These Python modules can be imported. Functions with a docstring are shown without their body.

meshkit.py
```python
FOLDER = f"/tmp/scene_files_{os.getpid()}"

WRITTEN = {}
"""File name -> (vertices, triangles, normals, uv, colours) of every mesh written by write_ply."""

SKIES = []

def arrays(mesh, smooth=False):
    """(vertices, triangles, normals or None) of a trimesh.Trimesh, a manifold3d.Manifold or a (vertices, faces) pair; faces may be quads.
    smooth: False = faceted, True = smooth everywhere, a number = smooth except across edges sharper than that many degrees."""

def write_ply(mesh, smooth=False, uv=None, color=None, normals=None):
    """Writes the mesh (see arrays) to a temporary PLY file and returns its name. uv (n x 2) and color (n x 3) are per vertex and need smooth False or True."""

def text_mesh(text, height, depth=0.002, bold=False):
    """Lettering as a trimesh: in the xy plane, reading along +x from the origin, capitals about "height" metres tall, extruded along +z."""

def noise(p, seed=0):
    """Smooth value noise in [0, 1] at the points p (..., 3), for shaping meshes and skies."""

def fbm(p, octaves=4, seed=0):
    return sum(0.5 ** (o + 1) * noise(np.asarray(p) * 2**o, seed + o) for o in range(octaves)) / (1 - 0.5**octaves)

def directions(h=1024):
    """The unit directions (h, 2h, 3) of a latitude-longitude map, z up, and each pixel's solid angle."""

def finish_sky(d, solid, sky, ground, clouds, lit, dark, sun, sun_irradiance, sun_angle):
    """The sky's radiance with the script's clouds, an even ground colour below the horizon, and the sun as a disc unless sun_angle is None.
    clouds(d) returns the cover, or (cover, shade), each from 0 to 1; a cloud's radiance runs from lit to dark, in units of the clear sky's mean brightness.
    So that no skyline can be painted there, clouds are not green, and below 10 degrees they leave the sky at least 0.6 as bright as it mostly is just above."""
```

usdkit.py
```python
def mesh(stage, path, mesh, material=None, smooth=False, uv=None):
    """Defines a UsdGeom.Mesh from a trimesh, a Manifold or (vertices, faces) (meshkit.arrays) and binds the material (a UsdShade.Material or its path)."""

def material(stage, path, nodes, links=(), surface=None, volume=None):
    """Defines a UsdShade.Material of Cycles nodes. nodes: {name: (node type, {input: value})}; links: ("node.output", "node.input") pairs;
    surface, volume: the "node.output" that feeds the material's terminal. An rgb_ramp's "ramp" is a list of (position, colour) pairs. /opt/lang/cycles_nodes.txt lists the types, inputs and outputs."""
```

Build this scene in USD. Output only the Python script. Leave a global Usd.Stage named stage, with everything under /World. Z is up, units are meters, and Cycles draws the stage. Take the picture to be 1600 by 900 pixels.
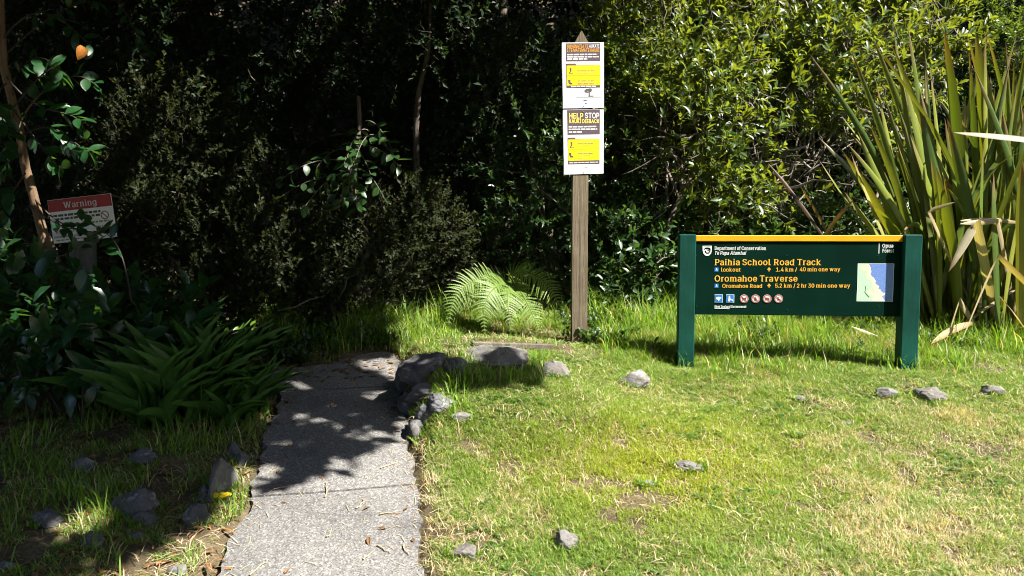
import math, sys
import numpy as np
import trimesh, shapely
from shapely.geometry import Polygon, box, Point, LineString
from shapely import affinity
from scipy.spatial import cKDTree
from pxr import Usd, UsdGeom, UsdLux, UsdShade, Sdf, Gf, Vt
import usdkit, meshkit
from meshkit import noise, fbm

stage = Usd.Stage.CreateInMemory()
UsdGeom.SetStageUpAxis(stage, 'Z')
UsdGeom.SetStageMetersPerUnit(stage, 1.0)
UsdGeom.Xform.Define(stage, '/World')
UsdGeom.Scope.Define(stage, '/World/Looks')

# ------------------------------------------------------------------ camera, sky, sun, exposure
FPX = 1250.0                      # focal length in pixels of a 1600 pixel wide picture
PITCH = math.radians(4.6)
CAM = np.array([0.0, 0.0, 1.55])
EXPOSURE = 2.2
SUN_EL, SUN_AZ = math.radians(50), math.radians(27)
SUN_I, SKY_I = 1.25, 0.10
cam = UsdGeom.Camera.Define(stage, '/World/camera')
cam.CreateHorizontalApertureAttr(36.0)
cam.CreateFocalLengthAttr(36.0 * FPX / 1600.0)
cam.CreateClippingRangeAttr(Gf.Vec2f(0.05, 1000))
cam.CreateExposureAttr(EXPOSURE)
cam.AddTranslateOp().Set(Gf.Vec3d(*CAM))
cam.AddRotateXOp().Set(90 - math.degrees(PITCH))
SUN = np.array([math.cos(SUN_EL) * math.cos(SUN_AZ), -math.cos(SUN_EL) * math.sin(SUN_AZ), math.sin(SUN_EL)])
sky = UsdLux.DomeLight.Define(stage, '/World/sky')
skym = usdkit.material(stage, '/World/Looks/sky_air', {
    's': ('sky_texture', {'sky_type': 'single_scattering', 'sun_disc': False, 'sun_elevation': SUN_EL,
                          'sun_rotation': math.atan2(SUN[0], SUN[1])}),
    'b': ('background_shader', {'strength': SKY_I})}, [('s.color', 'b.color')], surface='b.background')
UsdShade.MaterialBindingAPI.Apply(sky.GetPrim()).Bind(skym)
sky.GetPrim().SetCustomDataByKey('kind', 'structure')
sun = UsdLux.DistantLight.Define(stage, '/World/sun')
sun.CreateIntensityAttr(SUN_I); sun.CreateAngleAttr(0.5); sun.CreateNormalizeAttr(True)
sun.CreateColorAttr(Gf.Vec3f(1.0, 0.95, 0.87))
sun.AddRotateZOp().Set(90 - math.degrees(SUN_AZ))
sun.AddRotateXOp().Set(90 - math.degrees(SUN_EL))

# ------------------------------------------------------------------ helpers
rng = np.random.default_rng(7)
def unit(v):
    v = np.asarray(v, float)
    return v / np.maximum(np.linalg.norm(v, axis=-1, keepdims=True), 1e-9)
def ray(px, py):
    u, v = (px - 800) / FPX, (450 - py) / FPX
    d = np.array([u, math.cos(PITCH) + math.sin(PITCH) * v, -math.sin(PITCH) + math.cos(PITCH) * v])
    return d / d[1]
def at(px, py, d):                 # the point seen at a pixel of the photograph, d metres ahead
    return CAM + ray(px, py) * d
def project(p):
    q = np.asarray(p, float) - CAM
    fwd = q[..., 1] * math.cos(PITCH) - q[..., 2] * math.sin(PITCH)
    up = q[..., 1] * math.sin(PITCH) + q[..., 2] * math.cos(PITCH)
    fwd = np.where(np.abs(fwd) < 1e-4, 1e-4, fwd)
    return 800 + q[..., 0] / fwd * FPX, 450 - up / fwd * FPX, fwd
def smooth(e0, e1, x):
    t = np.clip((x - e0) / (e1 - e0), 0, 1)
    return t * t * (3 - 2 * t)

counts = {}
def numbered(path):
    k = counts.get(path, 0); counts[path] = k + 1
    return path if k == 0 else f'{path}_{k:03d}'
def path_of(parent):
    return '/World' if parent is None else str(parent.GetPath())
def obj(name, mesh, m, parent=None, smooth=False, uv=None, tint=None):
    p = usdkit.mesh(stage, numbered(path_of(parent) + '/' + name), mesh, m, smooth=smooth, uv=uv)
    if tint is not None:
        UsdGeom.PrimvarsAPI(p).CreatePrimvar('tint', Sdf.ValueTypeNames.Color3fArray, 'vertex').Set(Vt.Vec3fArray.FromNumpy(np.asarray(tint, np.float32)))
    return p.GetPrim()
def tag(o, label=None, cat=None, group=None, kind=None):
    for k, v in (('label', label), ('category', cat), ('group', group), ('kind', kind)):
        if v: o.SetCustomDataByKey(k, v)
    return o
def thing(name, label, cat, loc=(0, 0, 0), group=None):
    x = UsdGeom.Xform.Define(stage, numbered('/World/' + name))
    x.AddTranslateOp().Set(Gf.Vec3d(*map(float, loc)))
    return tag(x.GetPrim(), label, cat, group)
def copy_of(proto, loc, rotz=0, scale=1.0, label=None):
    name = str(proto.GetPath()).split('/')[-1]
    was = proto.GetCustomData()
    x = UsdGeom.Xform.Define(stage, numbered('/World/' + name))
    x.GetPrim().GetReferences().AddInternalReference(proto.GetPath())
    x.ClearXformOpOrder()
    x.AddTranslateOp().Set(Gf.Vec3d(*map(float, loc))); x.AddRotateZOp().Set(float(rotz)); x.AddScaleOp().Set(Gf.Vec3f(*[float(s) for s in np.broadcast_to(scale, 3)]))
    x.GetPrim().SetInstanceable(True)
    return tag(x.GetPrim(), label or was.get('label'), was.get('category'), was.get('group'))
def cat(ms):
    vs, fs, n = [], [], 0
    for v, f in ms:
        vs.append(np.asarray(v)); fs.append(np.asarray(f) + n); n += len(v)
    return np.vstack(vs), np.vstack(fs)
def vf(m): return np.array(m.vertices), np.array(m.faces)
def bx(x0, y0, z0, x1, y1, z1, ch=0.0):
    """A box with chamfered edges."""
    if ch <= 0:
        m = trimesh.creation.box([x1 - x0, y1 - y0, z1 - z0]); m.apply_translation([(x0 + x1) / 2, (y0 + y1) / 2, (z0 + z1) / 2]); return vf(m)
    a, b = np.array([x0, y0, z0]), np.array([x1, y1, z1])
    pts = []
    for sx in (0, 1):
        for sy in (0, 1):
            for sz in (0, 1):
                c = np.where([sx, sy, sz], b, a); s = np.where([sx, sy, sz], -ch, ch)
                for k in range(3):
                    q = c + s; q[k] = c[k]; pts.append(q)
    return vf(trimesh.convex.convex_hull(np.array(pts)))
def tube(points, radii, sides=6, seed=0, rough=0.0):
    p = np.asarray(points, float); n = len(p)
    r = np.broadcast_to(radii, (n,)).astype(float)
    t = unit(np.gradient(p, axis=0))
    a = unit(np.cross(t, np.where(np.abs(t[:, 2:]) < 0.9, [0, 0, 1.0], [1.0, 0, 0])))
    b = np.cross(t, a)
    ang = np.arange(sides) * 2 * np.pi / sides
    rr = r[:, None] * (1 + rough * (np.random.default_rng(seed).random((n, sides)) - 0.5))
    v = p[:, None] + rr[..., None] * (np.cos(ang)[None, :, None] * a[:, None] + np.sin(ang)[None, :, None] * b[:, None])
    i, j = np.meshgrid(np.arange(n - 1), np.arange(sides), indexing='ij')
    q = np.stack([i * sides + j, i * sides + (j + 1) % sides, (i + 1) * sides + (j + 1) % sides, (i + 1) * sides + j], -1).reshape(-1, 4)
    v = v.reshape(-1, 3)
    f = np.vstack([q[:, [0, 1, 2]], q[:, [0, 2, 3]]])
    k0, k1 = len(v), len(v) + 1
    v = np.vstack([v, p[0], p[-1]])
    ring = np.arange(sides)
    f = np.vstack([f, np.stack([np.full(sides, k0), (ring + 1) % sides, ring], 1),
                   np.stack([np.full(sides, k1), (n - 1) * sides + ring, (n - 1) * sides + (ring + 1) % sides], 1)])
    return v, f
def wander(a, b, n, amp, seed):
    """A crooked line from a to b."""
    r = np.random.default_rng(seed)
    t = np.linspace(0, 1, n)[:, None]
    p = np.asarray(a) * (1 - t) + np.asarray(b) * t
    w = np.cumsum(r.normal(size=(n, 3)), 0); w -= w[0] * (1 - t) + w[-1] * t
    return p + w * amp

# ------------------------------------------------------------------ materials
L = '/World/Looks/'
def ramp(*stops): return list(stops)
def plain(name, color, rough=0.5, spec=0.5, bumps=0.0, scale=60, var=0.12, metallic=0):
    """A paint or print with slight unevenness of its own."""
    c = np.array(color, float)
    return usdkit.material(stage, L + name, {
        'g': ('geometry', {}), 'n': ('noise_texture', {'scale': scale, 'detail': 4}),
        'r': ('rgb_ramp', {'ramp': [(0.3, tuple(c * (1 - var))), (0.7, tuple(np.minimum(c * (1 + var), 0.95)))]}),
        'b': ('bump', {'strength': bumps, 'distance': 0.002}),
        'p': ('principled_bsdf', {'roughness': rough, 'specular_ior_level': spec, 'metallic': metallic})},
        [('g.position', 'n.vector'), ('n.fac', 'r.fac'), ('r.color', 'p.base_color')] + ([('n.fac', 'b.height'), ('b.normal', 'p.normal')] if bumps else []), surface='p.BSDF')
def leafy(name, stops, rough=0.38, trans=0.3, tcol=(0.25, 0.4, 0.03), spec=0.5, patch=2.0):
    """Leaves: each one gets its own tone, and tone drifts slowly over the plant."""
    return usdkit.material(stage, L + name, {
        'g': ('geometry', {}), 'n': ('noise_texture', {'scale': patch, 'detail': 2}),
        'm': ('mix_float', {'fac': 0.35}),
        'r': ('rgb_ramp', {'ramp': stops}),
        'v': ('noise_texture', {'scale': 90, 'detail': 2}), 'vr': ('rgb_ramp', {'ramp': [(0.3, (0.75, 0.75, 0.75)), (0.7, (1.1, 1.1, 1.1))]}),
        'mx': ('mix', {'mix_type': 'multiply', 'fac': 1.0}),
        'p': ('principled_bsdf', {'roughness': rough, 'specular_ior_level': spec}),
        't': ('translucent_bsdf', {}), 'tc': ('mix', {'mix_type': 'mix', 'fac': 0.5, 'color2': tcol}),
        'x': ('mix_closure', {'fac': trans})},
        [('g.random_per_island', 'm.a'), ('n.fac', 'm.b'), ('g.position', 'n.vector'), ('g.position', 'v.vector'), ('v.fac', 'vr.fac'), ('m.result', 'r.fac'),
         ('r.color', 'mx.color1'), ('vr.color', 'mx.color2'), ('mx.color', 'p.base_color'), ('mx.color', 'tc.color1'), ('tc.color', 't.color'),
         ('p.BSDF', 'x.closure1'), ('t.BSDF', 'x.closure2')], surface='x.closure')
def tinted(name, rough=0.5, trans=0.3, spec=0.3, tmul=(1.6, 1.5, 0.5)):
    """Blades whose tone is stored per blade."""
    return usdkit.material(stage, L + name, {
        'a': ('attribute', {'attribute': 'tint'}), 'p': ('principled_bsdf', {'roughness': rough, 'specular_ior_level': spec}),
        't': ('translucent_bsdf', {}), 'tc': ('mix', {'mix_type': 'multiply', 'fac': 1.0, 'color2': tmul}), 'x': ('mix_closure', {'fac': trans})},
        [('a.color', 'p.base_color'), ('a.color', 'tc.color1'), ('tc.color', 't.color'), ('p.BSDF', 'x.closure1'), ('t.BSDF', 'x.closure2')], surface='x.closure')
def barky(name, dark, light, scale=14, squash=0.15, rough=0.85, bump=0.6):
    return usdkit.material(stage, L + name, {
        'g': ('geometry', {}), 'mp': ('mapping', {'scale': (1, 1, squash)}), 'n': ('noise_texture', {'scale': scale * 4, 'detail': 6, 'roughness': 0.65}),
        'n2': ('noise_texture', {'scale': 5, 'detail': 3}), 'm': ('mix_float', {'fac': 0.4}),
        'r': ('rgb_ramp', {'ramp': [(0.3, dark), (0.7, light)]}), 'b': ('bump', {'strength': bump, 'distance': 0.006}),
        'p': ('principled_bsdf', {'roughness': rough, 'specular_ior_level': 0.25})},
        [('g.position', 'mp.vector'), ('mp.vector', 'n.vector'), ('g.position', 'n2.vector'), ('n.fac', 'm.a'), ('n2.fac', 'm.b'), ('m.result', 'r.fac'), ('r.color', 'p.base_color'),
         ('n.fac', 'b.height'), ('b.normal', 'p.normal')], surface='p.BSDF')
M = {}
M['soil'] = usdkit.material(stage, L + 'soil', {
    'g': ('geometry', {}), 'n': ('noise_texture', {'scale': 6, 'detail': 8, 'roughness': 0.7}), 'n2': ('noise_texture', {'scale': 90, 'detail': 5, 'roughness': 0.7}),
    'm': ('mix_float', {'fac': 0.5}), 'r': ('rgb_ramp', {'ramp': [(0.3, (0.03, 0.022, 0.013)), (0.5, (0.075, 0.058, 0.033)), (0.7, (0.17, 0.135, 0.08))]}),
    'b': ('bump', {'strength': 0.9, 'distance': 0.01}), 'p': ('principled_bsdf', {'roughness': 0.95, 'specular_ior_level': 0.15})},
    [('g.position', 'n.vector'), ('g.position', 'n2.vector'), ('n.fac', 'm.a'), ('n2.fac', 'm.b'), ('m.result', 'r.fac'), ('r.color', 'p.base_color'), ('n2.fac', 'b.height'), ('b.normal', 'p.normal')], surface='p.BSDF')
M['concrete'] = usdkit.material(stage, L + 'concrete', {
    'g': ('geometry', {}), 'v': ('voronoi_texture', {'scale': 190, 'randomness': 1.0}), 'vb': ('rgb_to_bw', {}),
    'n': ('noise_texture', {'scale': 2.6, 'detail': 9, 'roughness': 0.72}), 'n2': ('noise_texture', {'scale': 260, 'detail': 3}),
    'r': ('rgb_ramp', {'ramp': [(0.1, (0.062, 0.062, 0.064)), (0.4, (0.106, 0.105, 0.104)), (0.7, (0.138, 0.136, 0.134)), (0.95, (0.24, 0.236, 0.232))]}),
    'r2': ('rgb_ramp', {'ramp': [(0.3, (0.62, 0.61, 0.60)), (0.5, (0.95, 0.93, 0.90)), (0.7, (1.12, 1.09, 1.05))]}),
    'mx': ('mix', {'mix_type': 'multiply', 'fac': 1.0}), 'b': ('bump', {'strength': 0.5, 'distance': 0.002}), 'h': ('math', {'math_type': 'add'}),
    'p': ('principled_bsdf', {'roughness': 0.9, 'specular_ior_level': 0.2})},
    [('g.position', 'v.vector'), ('g.position', 'n.vector'), ('g.position', 'n2.vector'), ('v.color', 'vb.color'), ('vb.val', 'r.fac'), ('n.fac', 'r2.fac'),
     ('r.color', 'mx.color1'), ('r2.color', 'mx.color2'), ('mx.color', 'p.base_color'), ('v.distance', 'h.value1'), ('n2.fac', 'h.value2'), ('h.value', 'b.height'), ('b.normal', 'p.normal')], surface='p.BSDF')
def stone(name, dark, light, lichen):
    return usdkit.material(stage, L + name, {
        'g': ('geometry', {}), 'n': ('noise_texture', {'scale': 14, 'detail': 8, 'roughness': 0.7}), 'n2': ('noise_texture', {'scale': 120, 'detail': 5, 'roughness': 0.7}),
        'l': ('noise_texture', {'scale': 16, 'detail': 6, 'roughness': 0.75}), 'lr': ('rgb_ramp', {'ramp': [(0.56, (0, 0, 0)), (0.64, (1, 1, 1))]}),
        'm': ('mix_float', {'fac': 0.45}), 'r': ('rgb_ramp', {'ramp': [(0.32, dark), (0.68, light)]}), 'lb': ('rgb_to_bw', {}),
        'x': ('mix', {'mix_type': 'mix', 'color2': lichen}), 's': ('noise_texture', {'scale': 7, 'detail': 7, 'roughness': 0.7}), 'sr': ('rgb_ramp', {'ramp': [(0.45, (0, 0, 0)), (0.64, (.42, .42, .42))]}), 'sb': ('rgb_to_bw', {}), 'y': ('mix', {'mix_type': 'mix', 'color2': (.075, .056, .035)}), 'b': ('bump', {'strength': 0.8, 'distance': 0.008}), 'p': ('principled_bsdf', {'roughness': 0.85, 'specular_ior_level': 0.3})},
        [('g.position', 'n.vector'), ('g.position', 'n2.vector'), ('g.position', 'l.vector'), ('l.fac', 'lr.fac'), ('lr.color', 'lb.color'), ('lb.val', 'x.fac'), ('n.fac', 'm.a'), ('n2.fac', 'm.b'),
         ('m.result', 'r.fac'), ('r.color', 'x.color1'), ('g.position', 's.vector'), ('s.fac', 'sr.fac'), ('sr.color', 'sb.color'), ('sb.val', 'y.fac'), ('x.color', 'y.color1'), ('y.color', 'p.base_color'), ('m.result', 'b.height'), ('b.normal', 'p.normal')], surface='p.BSDF')
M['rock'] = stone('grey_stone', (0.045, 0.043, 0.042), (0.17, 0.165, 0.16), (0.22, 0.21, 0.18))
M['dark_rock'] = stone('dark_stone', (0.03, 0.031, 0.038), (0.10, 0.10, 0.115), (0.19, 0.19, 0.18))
M['timber'] = usdkit.material(stage, L + 'weathered_timber', {
    'g': ('geometry', {}), 'mp': ('mapping', {'scale': (1, 1, 0.05)}), 'n': ('noise_texture', {'scale': 130, 'detail': 7, 'roughness': 0.7}), 'n2': ('noise_texture', {'scale': 7, 'detail': 5}),
    'm': ('mix_float', {'fac': 0.4}), 'r': ('rgb_ramp', {'ramp': [(0.3, (0.045, 0.034, 0.02)), (0.5, (0.12, 0.096, 0.063)), (0.7, (0.21, 0.178, 0.125))]}),
    'b': ('bump', {'strength': 0.7, 'distance': 0.004}), 'p': ('principled_bsdf', {'roughness': 0.85, 'specular_ior_level': 0.2})},
    [('g.position', 'mp.vector'), ('mp.vector', 'n.vector'), ('g.position', 'n2.vector'), ('n.fac', 'm.a'), ('n2.fac', 'm.b'), ('m.result', 'r.fac'), ('r.color', 'p.base_color'), ('n.fac', 'b.height'), ('b.normal', 'p.normal')], surface='p.BSDF')
def painted(name, col, rough, spec):
    return usdkit.material(stage, L + name, {
        'g': ('geometry', {}), 'n': ('noise_texture', {'scale': 30, 'detail': 8, 'roughness': 0.75}), 'n2': ('noise_texture', {'scale': 4, 'detail': 5}), 'mp': ('mapping', {'scale': (1, 1, .12)}), 'n3': ('noise_texture', {'scale': 70, 'detail': 5, 'roughness': .7}),
        'r': ('rgb_ramp', {'ramp': [(0.62, (0, 0, 0)), (0.72, (1, 1, 1))]}), 'rb': ('rgb_to_bw', {}), 'k': ('math', {'math_type': 'multiply', 'value2': .35}),
        'r2': ('rgb_ramp', {'ramp': [(0.3, tuple(np.array(col) * .72)), (0.7, tuple(np.array(col) * 1.3))]}), 'r3': ('rgb_ramp', {'ramp': [(0.3, (.8, .8, .8)), (0.7, (1.12, 1.12, 1.12))]}), 'ml': ('mix', {'mix_type': 'multiply', 'fac': 1.0}),
        'mx': ('mix', {'mix_type': 'mix', 'color2': (.10, .10, .075)}), 'b': ('bump', {'strength': .25, 'distance': .002}), 'p': ('principled_bsdf', {'roughness': rough, 'specular_ior_level': spec})},
        [('g.position', 'n.vector'), ('g.position', 'n2.vector'), ('g.position', 'mp.vector'), ('mp.vector', 'n3.vector'), ('n.fac', 'r.fac'), ('r.color', 'rb.color'), ('rb.val', 'k.value1'), ('k.value', 'mx.fac'), ('n2.fac', 'r2.fac'), ('n3.fac', 'r3.fac'),
         ('r2.color', 'ml.color1'), ('r3.color', 'ml.color2'), ('ml.color', 'mx.color1'), ('mx.color', 'p.base_color'), ('n3.fac', 'b.height'), ('b.normal', 'p.normal')], surface='p.BSDF')
M['green_panel'] = plain('dark_green_panel', (0.0012, 0.0135, 0.0085), 0.5, 0.04, var=0.2, scale=5)
M['green_post'] = painted('green_post_paint', (0.006, 0.046, 0.034), 0.55, 0.08)
M['yellow_paint'] = plain('yellow_cap_paint', (0.62, 0.29, 0.003), 0.4, 0.4, scale=12, var=0.07)
M['sign_yellow'] = plain('sign_lettering_yellow', (0.60, 0.32, 0.03), 0.5, var=0.04)
M['sign_white'] = plain('sign_white', (0.62, 0.63, 0.63), 0.45, var=0.03, scale=10)
M['warning_white'] = plain('warning_white', (0.84, 0.86, 0.87), 0.45, var=0.03, scale=10)
M['board_white'] = plain('board_white', (0.66, 0.67, 0.69), 0.4, var=0.03, scale=9)
M['board_shadow'] = plain('faded_grey_print', (0.46, 0.48, 0.50), 0.4, var=0.04)
M['board_purple'] = plain('faded_purple_print', (0.085, 0.06, 0.075), 0.4, var=0.06)
M['board_yellow'] = plain('bright_yellow_print', (0.70, 0.56, 0.006), 0.4, var=0.03)
M['board_orange'] = plain('orange_print', (0.62, 0.30, 0.03), 0.4, var=0.04)
M['pale_yellow'] = plain('pale_yellow_print', (0.82, 0.66, 0.10), 0.4, var=0.04)
M['ink'] = plain('dark_ink', (0.07, 0.06, 0.06), 0.5)
M['soft_ink'] = plain('faded_ink', (0.32, 0.25, 0.08), 0.5)
M['alu'] = plain('dull_metal_edge', (0.28, 0.28, 0.29), 0.45, metallic=0.6)
M['blue'] = plain('sign_blue', (0.01, 0.14, 0.42), 0.45)
M['red'] = plain('sign_red', (0.36, 0.02, 0.025), 0.5)
M['red_ink'] = plain('faded_red_ink', (0.34, 0.09, 0.08), 0.5)
M['paint_mark'] = plain('yellow_spray_paint', (0.80, 0.55, 0.01), 0.6, scale=60, var=0.2)
M['steel_post'] = plain('dull_grey_green_post', (0.07, 0.075, 0.065), 0.6, var=0.25)
M['screw'] = plain('screw_steel', (0.45, 0.45, 0.45), 0.35, metallic=1)
M['map'] = usdkit.material(stage, L + 'track_map', {
    'tc': ('uvmap', {'attribute': 'st'}), 'n': ('noise_texture', {'scale': 3.2, 'detail': 6, 'roughness': 0.62, 'distortion': 0.4}),
    'sx': ('separate_xyz', {}), 'gx': ('math', {'math_type': 'multiply', 'value2': 0.75}), 'ad': ('math', {'math_type': 'add'}), 'gy': ('math', {'math_type': 'multiply_add', 'value2': 0.28, 'value3': -0.18}), 'ad2': ('math', {'math_type': 'add'}),
    'r': ('rgb_ramp', {'interpolate': False, 'ramp': [(0.0, (0.40, 0.62, 0.42)), (0.60, (0.42, 0.60, 0.40)), (0.68, (0.60, 0.62, 0.42)), (0.78, (0.62, 0.62, 0.50)), (0.86, (0.13, 0.22, 0.50))]}),
    'f': ('noise_texture', {'scale': 26, 'detail': 4}), 'fr': ('rgb_ramp', {'ramp': [(0.35, (0.75, 0.75, 0.75)), (0.6, (1.05, 1.05, 1.05))]}), 'mx': ('mix', {'mix_type': 'multiply', 'fac': 0.8}),
    'p': ('principled_bsdf', {'roughness': 0.35})},
    [('tc.UV', 'n.vector'), ('tc.UV', 'sx.vector'), ('tc.UV', 'f.vector'), ('sx.x', 'gx.value1'), ('sx.y', 'gy.value1'), ('gx.value', 'ad.value1'), ('n.fac', 'ad.value2'), ('ad.value', 'ad2.value1'), ('gy.value', 'ad2.value2'),
     ('ad2.value', 'r.fac'), ('f.fac', 'fr.fac'), ('r.color', 'mx.color1'), ('fr.color', 'mx.color2'), ('mx.color', 'p.base_color')], surface='p.BSDF')
M['bark'] = barky('grey_brown_bark', (0.035, 0.028, 0.02), (0.15, 0.125, 0.10))
M['pale_bark'] = barky('pale_bark', (0.025, 0.019, 0.014), (0.11, 0.09, 0.072))
M['tan_bark'] = barky('tan_bark', (0.07, 0.042, 0.022), (0.20, 0.135, 0.08))
M['dark_twig'] = barky('dark_twig', (0.02, 0.016, 0.012), (0.07, 0.058, 0.045), scale=25)
M['twig'] = barky('grey_twig', (0.07, 0.058, 0.045), (0.24, 0.21, 0.175), scale=25)
M['straw_twig'] = barky('dry_brown_twig', (0.18, 0.11, 0.06), (0.42, 0.30, 0.18), scale=25)
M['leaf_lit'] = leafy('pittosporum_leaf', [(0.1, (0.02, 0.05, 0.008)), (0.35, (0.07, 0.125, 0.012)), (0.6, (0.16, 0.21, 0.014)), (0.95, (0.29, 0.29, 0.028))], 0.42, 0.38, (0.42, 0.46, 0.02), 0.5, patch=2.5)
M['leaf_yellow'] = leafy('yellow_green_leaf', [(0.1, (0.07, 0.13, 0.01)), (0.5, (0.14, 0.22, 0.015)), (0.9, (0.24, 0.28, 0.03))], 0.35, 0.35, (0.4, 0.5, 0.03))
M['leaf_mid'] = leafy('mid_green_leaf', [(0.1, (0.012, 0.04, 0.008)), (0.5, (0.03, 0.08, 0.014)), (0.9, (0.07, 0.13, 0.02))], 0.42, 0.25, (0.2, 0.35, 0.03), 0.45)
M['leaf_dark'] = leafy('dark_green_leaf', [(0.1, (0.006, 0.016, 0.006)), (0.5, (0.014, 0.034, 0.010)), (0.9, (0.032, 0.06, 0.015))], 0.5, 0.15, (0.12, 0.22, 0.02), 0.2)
M['leaf_olive'] = leafy('small_olive_leaf', [(0.1, (0.012, 0.02, 0.006)), (0.5, (0.028, 0.042, 0.011)), (0.85, (0.06, 0.076, 0.02)), (0.97, (0.17, 0.165, 0.06))], 0.6, 0.2, (0.2, 0.22, 0.04), 0.18)
M['leaf_glossy'] = leafy('glossy_broad_leaf', [(0.1, (0.010, 0.042, 0.012)), (0.5, (0.02, 0.07, 0.018)), (0.9, (0.045, 0.12, 0.025))], 0.3, 0.22, (0.2, 0.45, 0.03), 0.7)
M['leaf_strap'] = leafy('strap_leaf', [(0.1, (0.045, 0.12, 0.022)), (0.5, (0.08, 0.18, 0.03)), (0.9, (0.14, 0.25, 0.04))], 0.35, 0.25, (0.2, 0.4, 0.03), 0.5)
M['leaf_fern'] = leafy('fern_leaflet', [(0.08, (0.10, 0.16, 0.03)), (0.5, (0.21, 0.31, 0.07)), (0.92, (0.36, 0.43, 0.15))], 0.45, 0.35, (0.4, 0.5, 0.1), 0.3)
M['leaf_lawn'] = leafy('lawn_weed_leaf', [(0.1, (0.05, 0.12, 0.02)), (0.5, (0.09, 0.18, 0.03)), (0.9, (0.16, 0.24, 0.05))], 0.45, 0.25, (0.2, 0.4, 0.03), 0.4)
M['leaf_brown'] = leafy('dead_leaf', [(0.1, (0.14, 0.07, 0.03)), (0.5, (0.28, 0.16, 0.07)), (0.9, (0.45, 0.30, 0.16))], 0.55, 0.25, (0.5, 0.25, 0.06), 0.3)
M['leaf_orange'] = leafy('orange_dead_leaf', [(0.1, (0.40, 0.15, 0.03)), (0.9, (0.5, 0.22, 0.05))], 0.45, 0.3, (0.6, 0.25, 0.04), 0.3)
M['grass'] = tinted('grass_blade', 0.5, 0.42, 0.3)
M['straw'] = tinted('straw_blade', 0.7, 0.2, 0.2, (1.0, 0.9, 0.7))
M['flax'] = usdkit.material(stage, L + 'flax_blade', {
    'a': ('attribute', {'attribute': 'tint'}), 'uv': ('uvmap', {'attribute': 'st'}), 'mp': ('mapping', {'scale': (60, 1.2, 1)}), 'n': ('noise_texture', {'scale': 1.0, 'detail': 3}),
    'r': ('rgb_ramp', {'ramp': [(0.3, (0.62, 0.62, 0.62)), (0.7, (1.2, 1.2, 1.2))]}), 'mx': ('mix', {'mix_type': 'multiply', 'fac': 1.0}),
    'p': ('principled_bsdf', {'roughness': 0.36, 'specular_ior_level': 0.5}), 't': ('translucent_bsdf', {}), 'tc': ('mix', {'mix_type': 'multiply', 'fac': 1.0, 'color2': (1.8, 1.6, 0.5)}), 'x': ('mix_closure', {'fac': 0.22})},
    [('uv.UV', 'mp.vector'), ('mp.vector', 'n.vector'), ('n.fac', 'r.fac'), ('a.color', 'mx.color1'), ('r.color', 'mx.color2'), ('mx.color', 'p.base_color'), ('mx.color', 'tc.color1'), ('tc.color', 't.color'),
     ('p.BSDF', 'x.closure1'), ('t.BSDF', 'x.closure2')], surface='x.closure')
M['petal'] = plain('yellow_petal', (0.8, 0.6, 0.02), 0.5)

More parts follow.
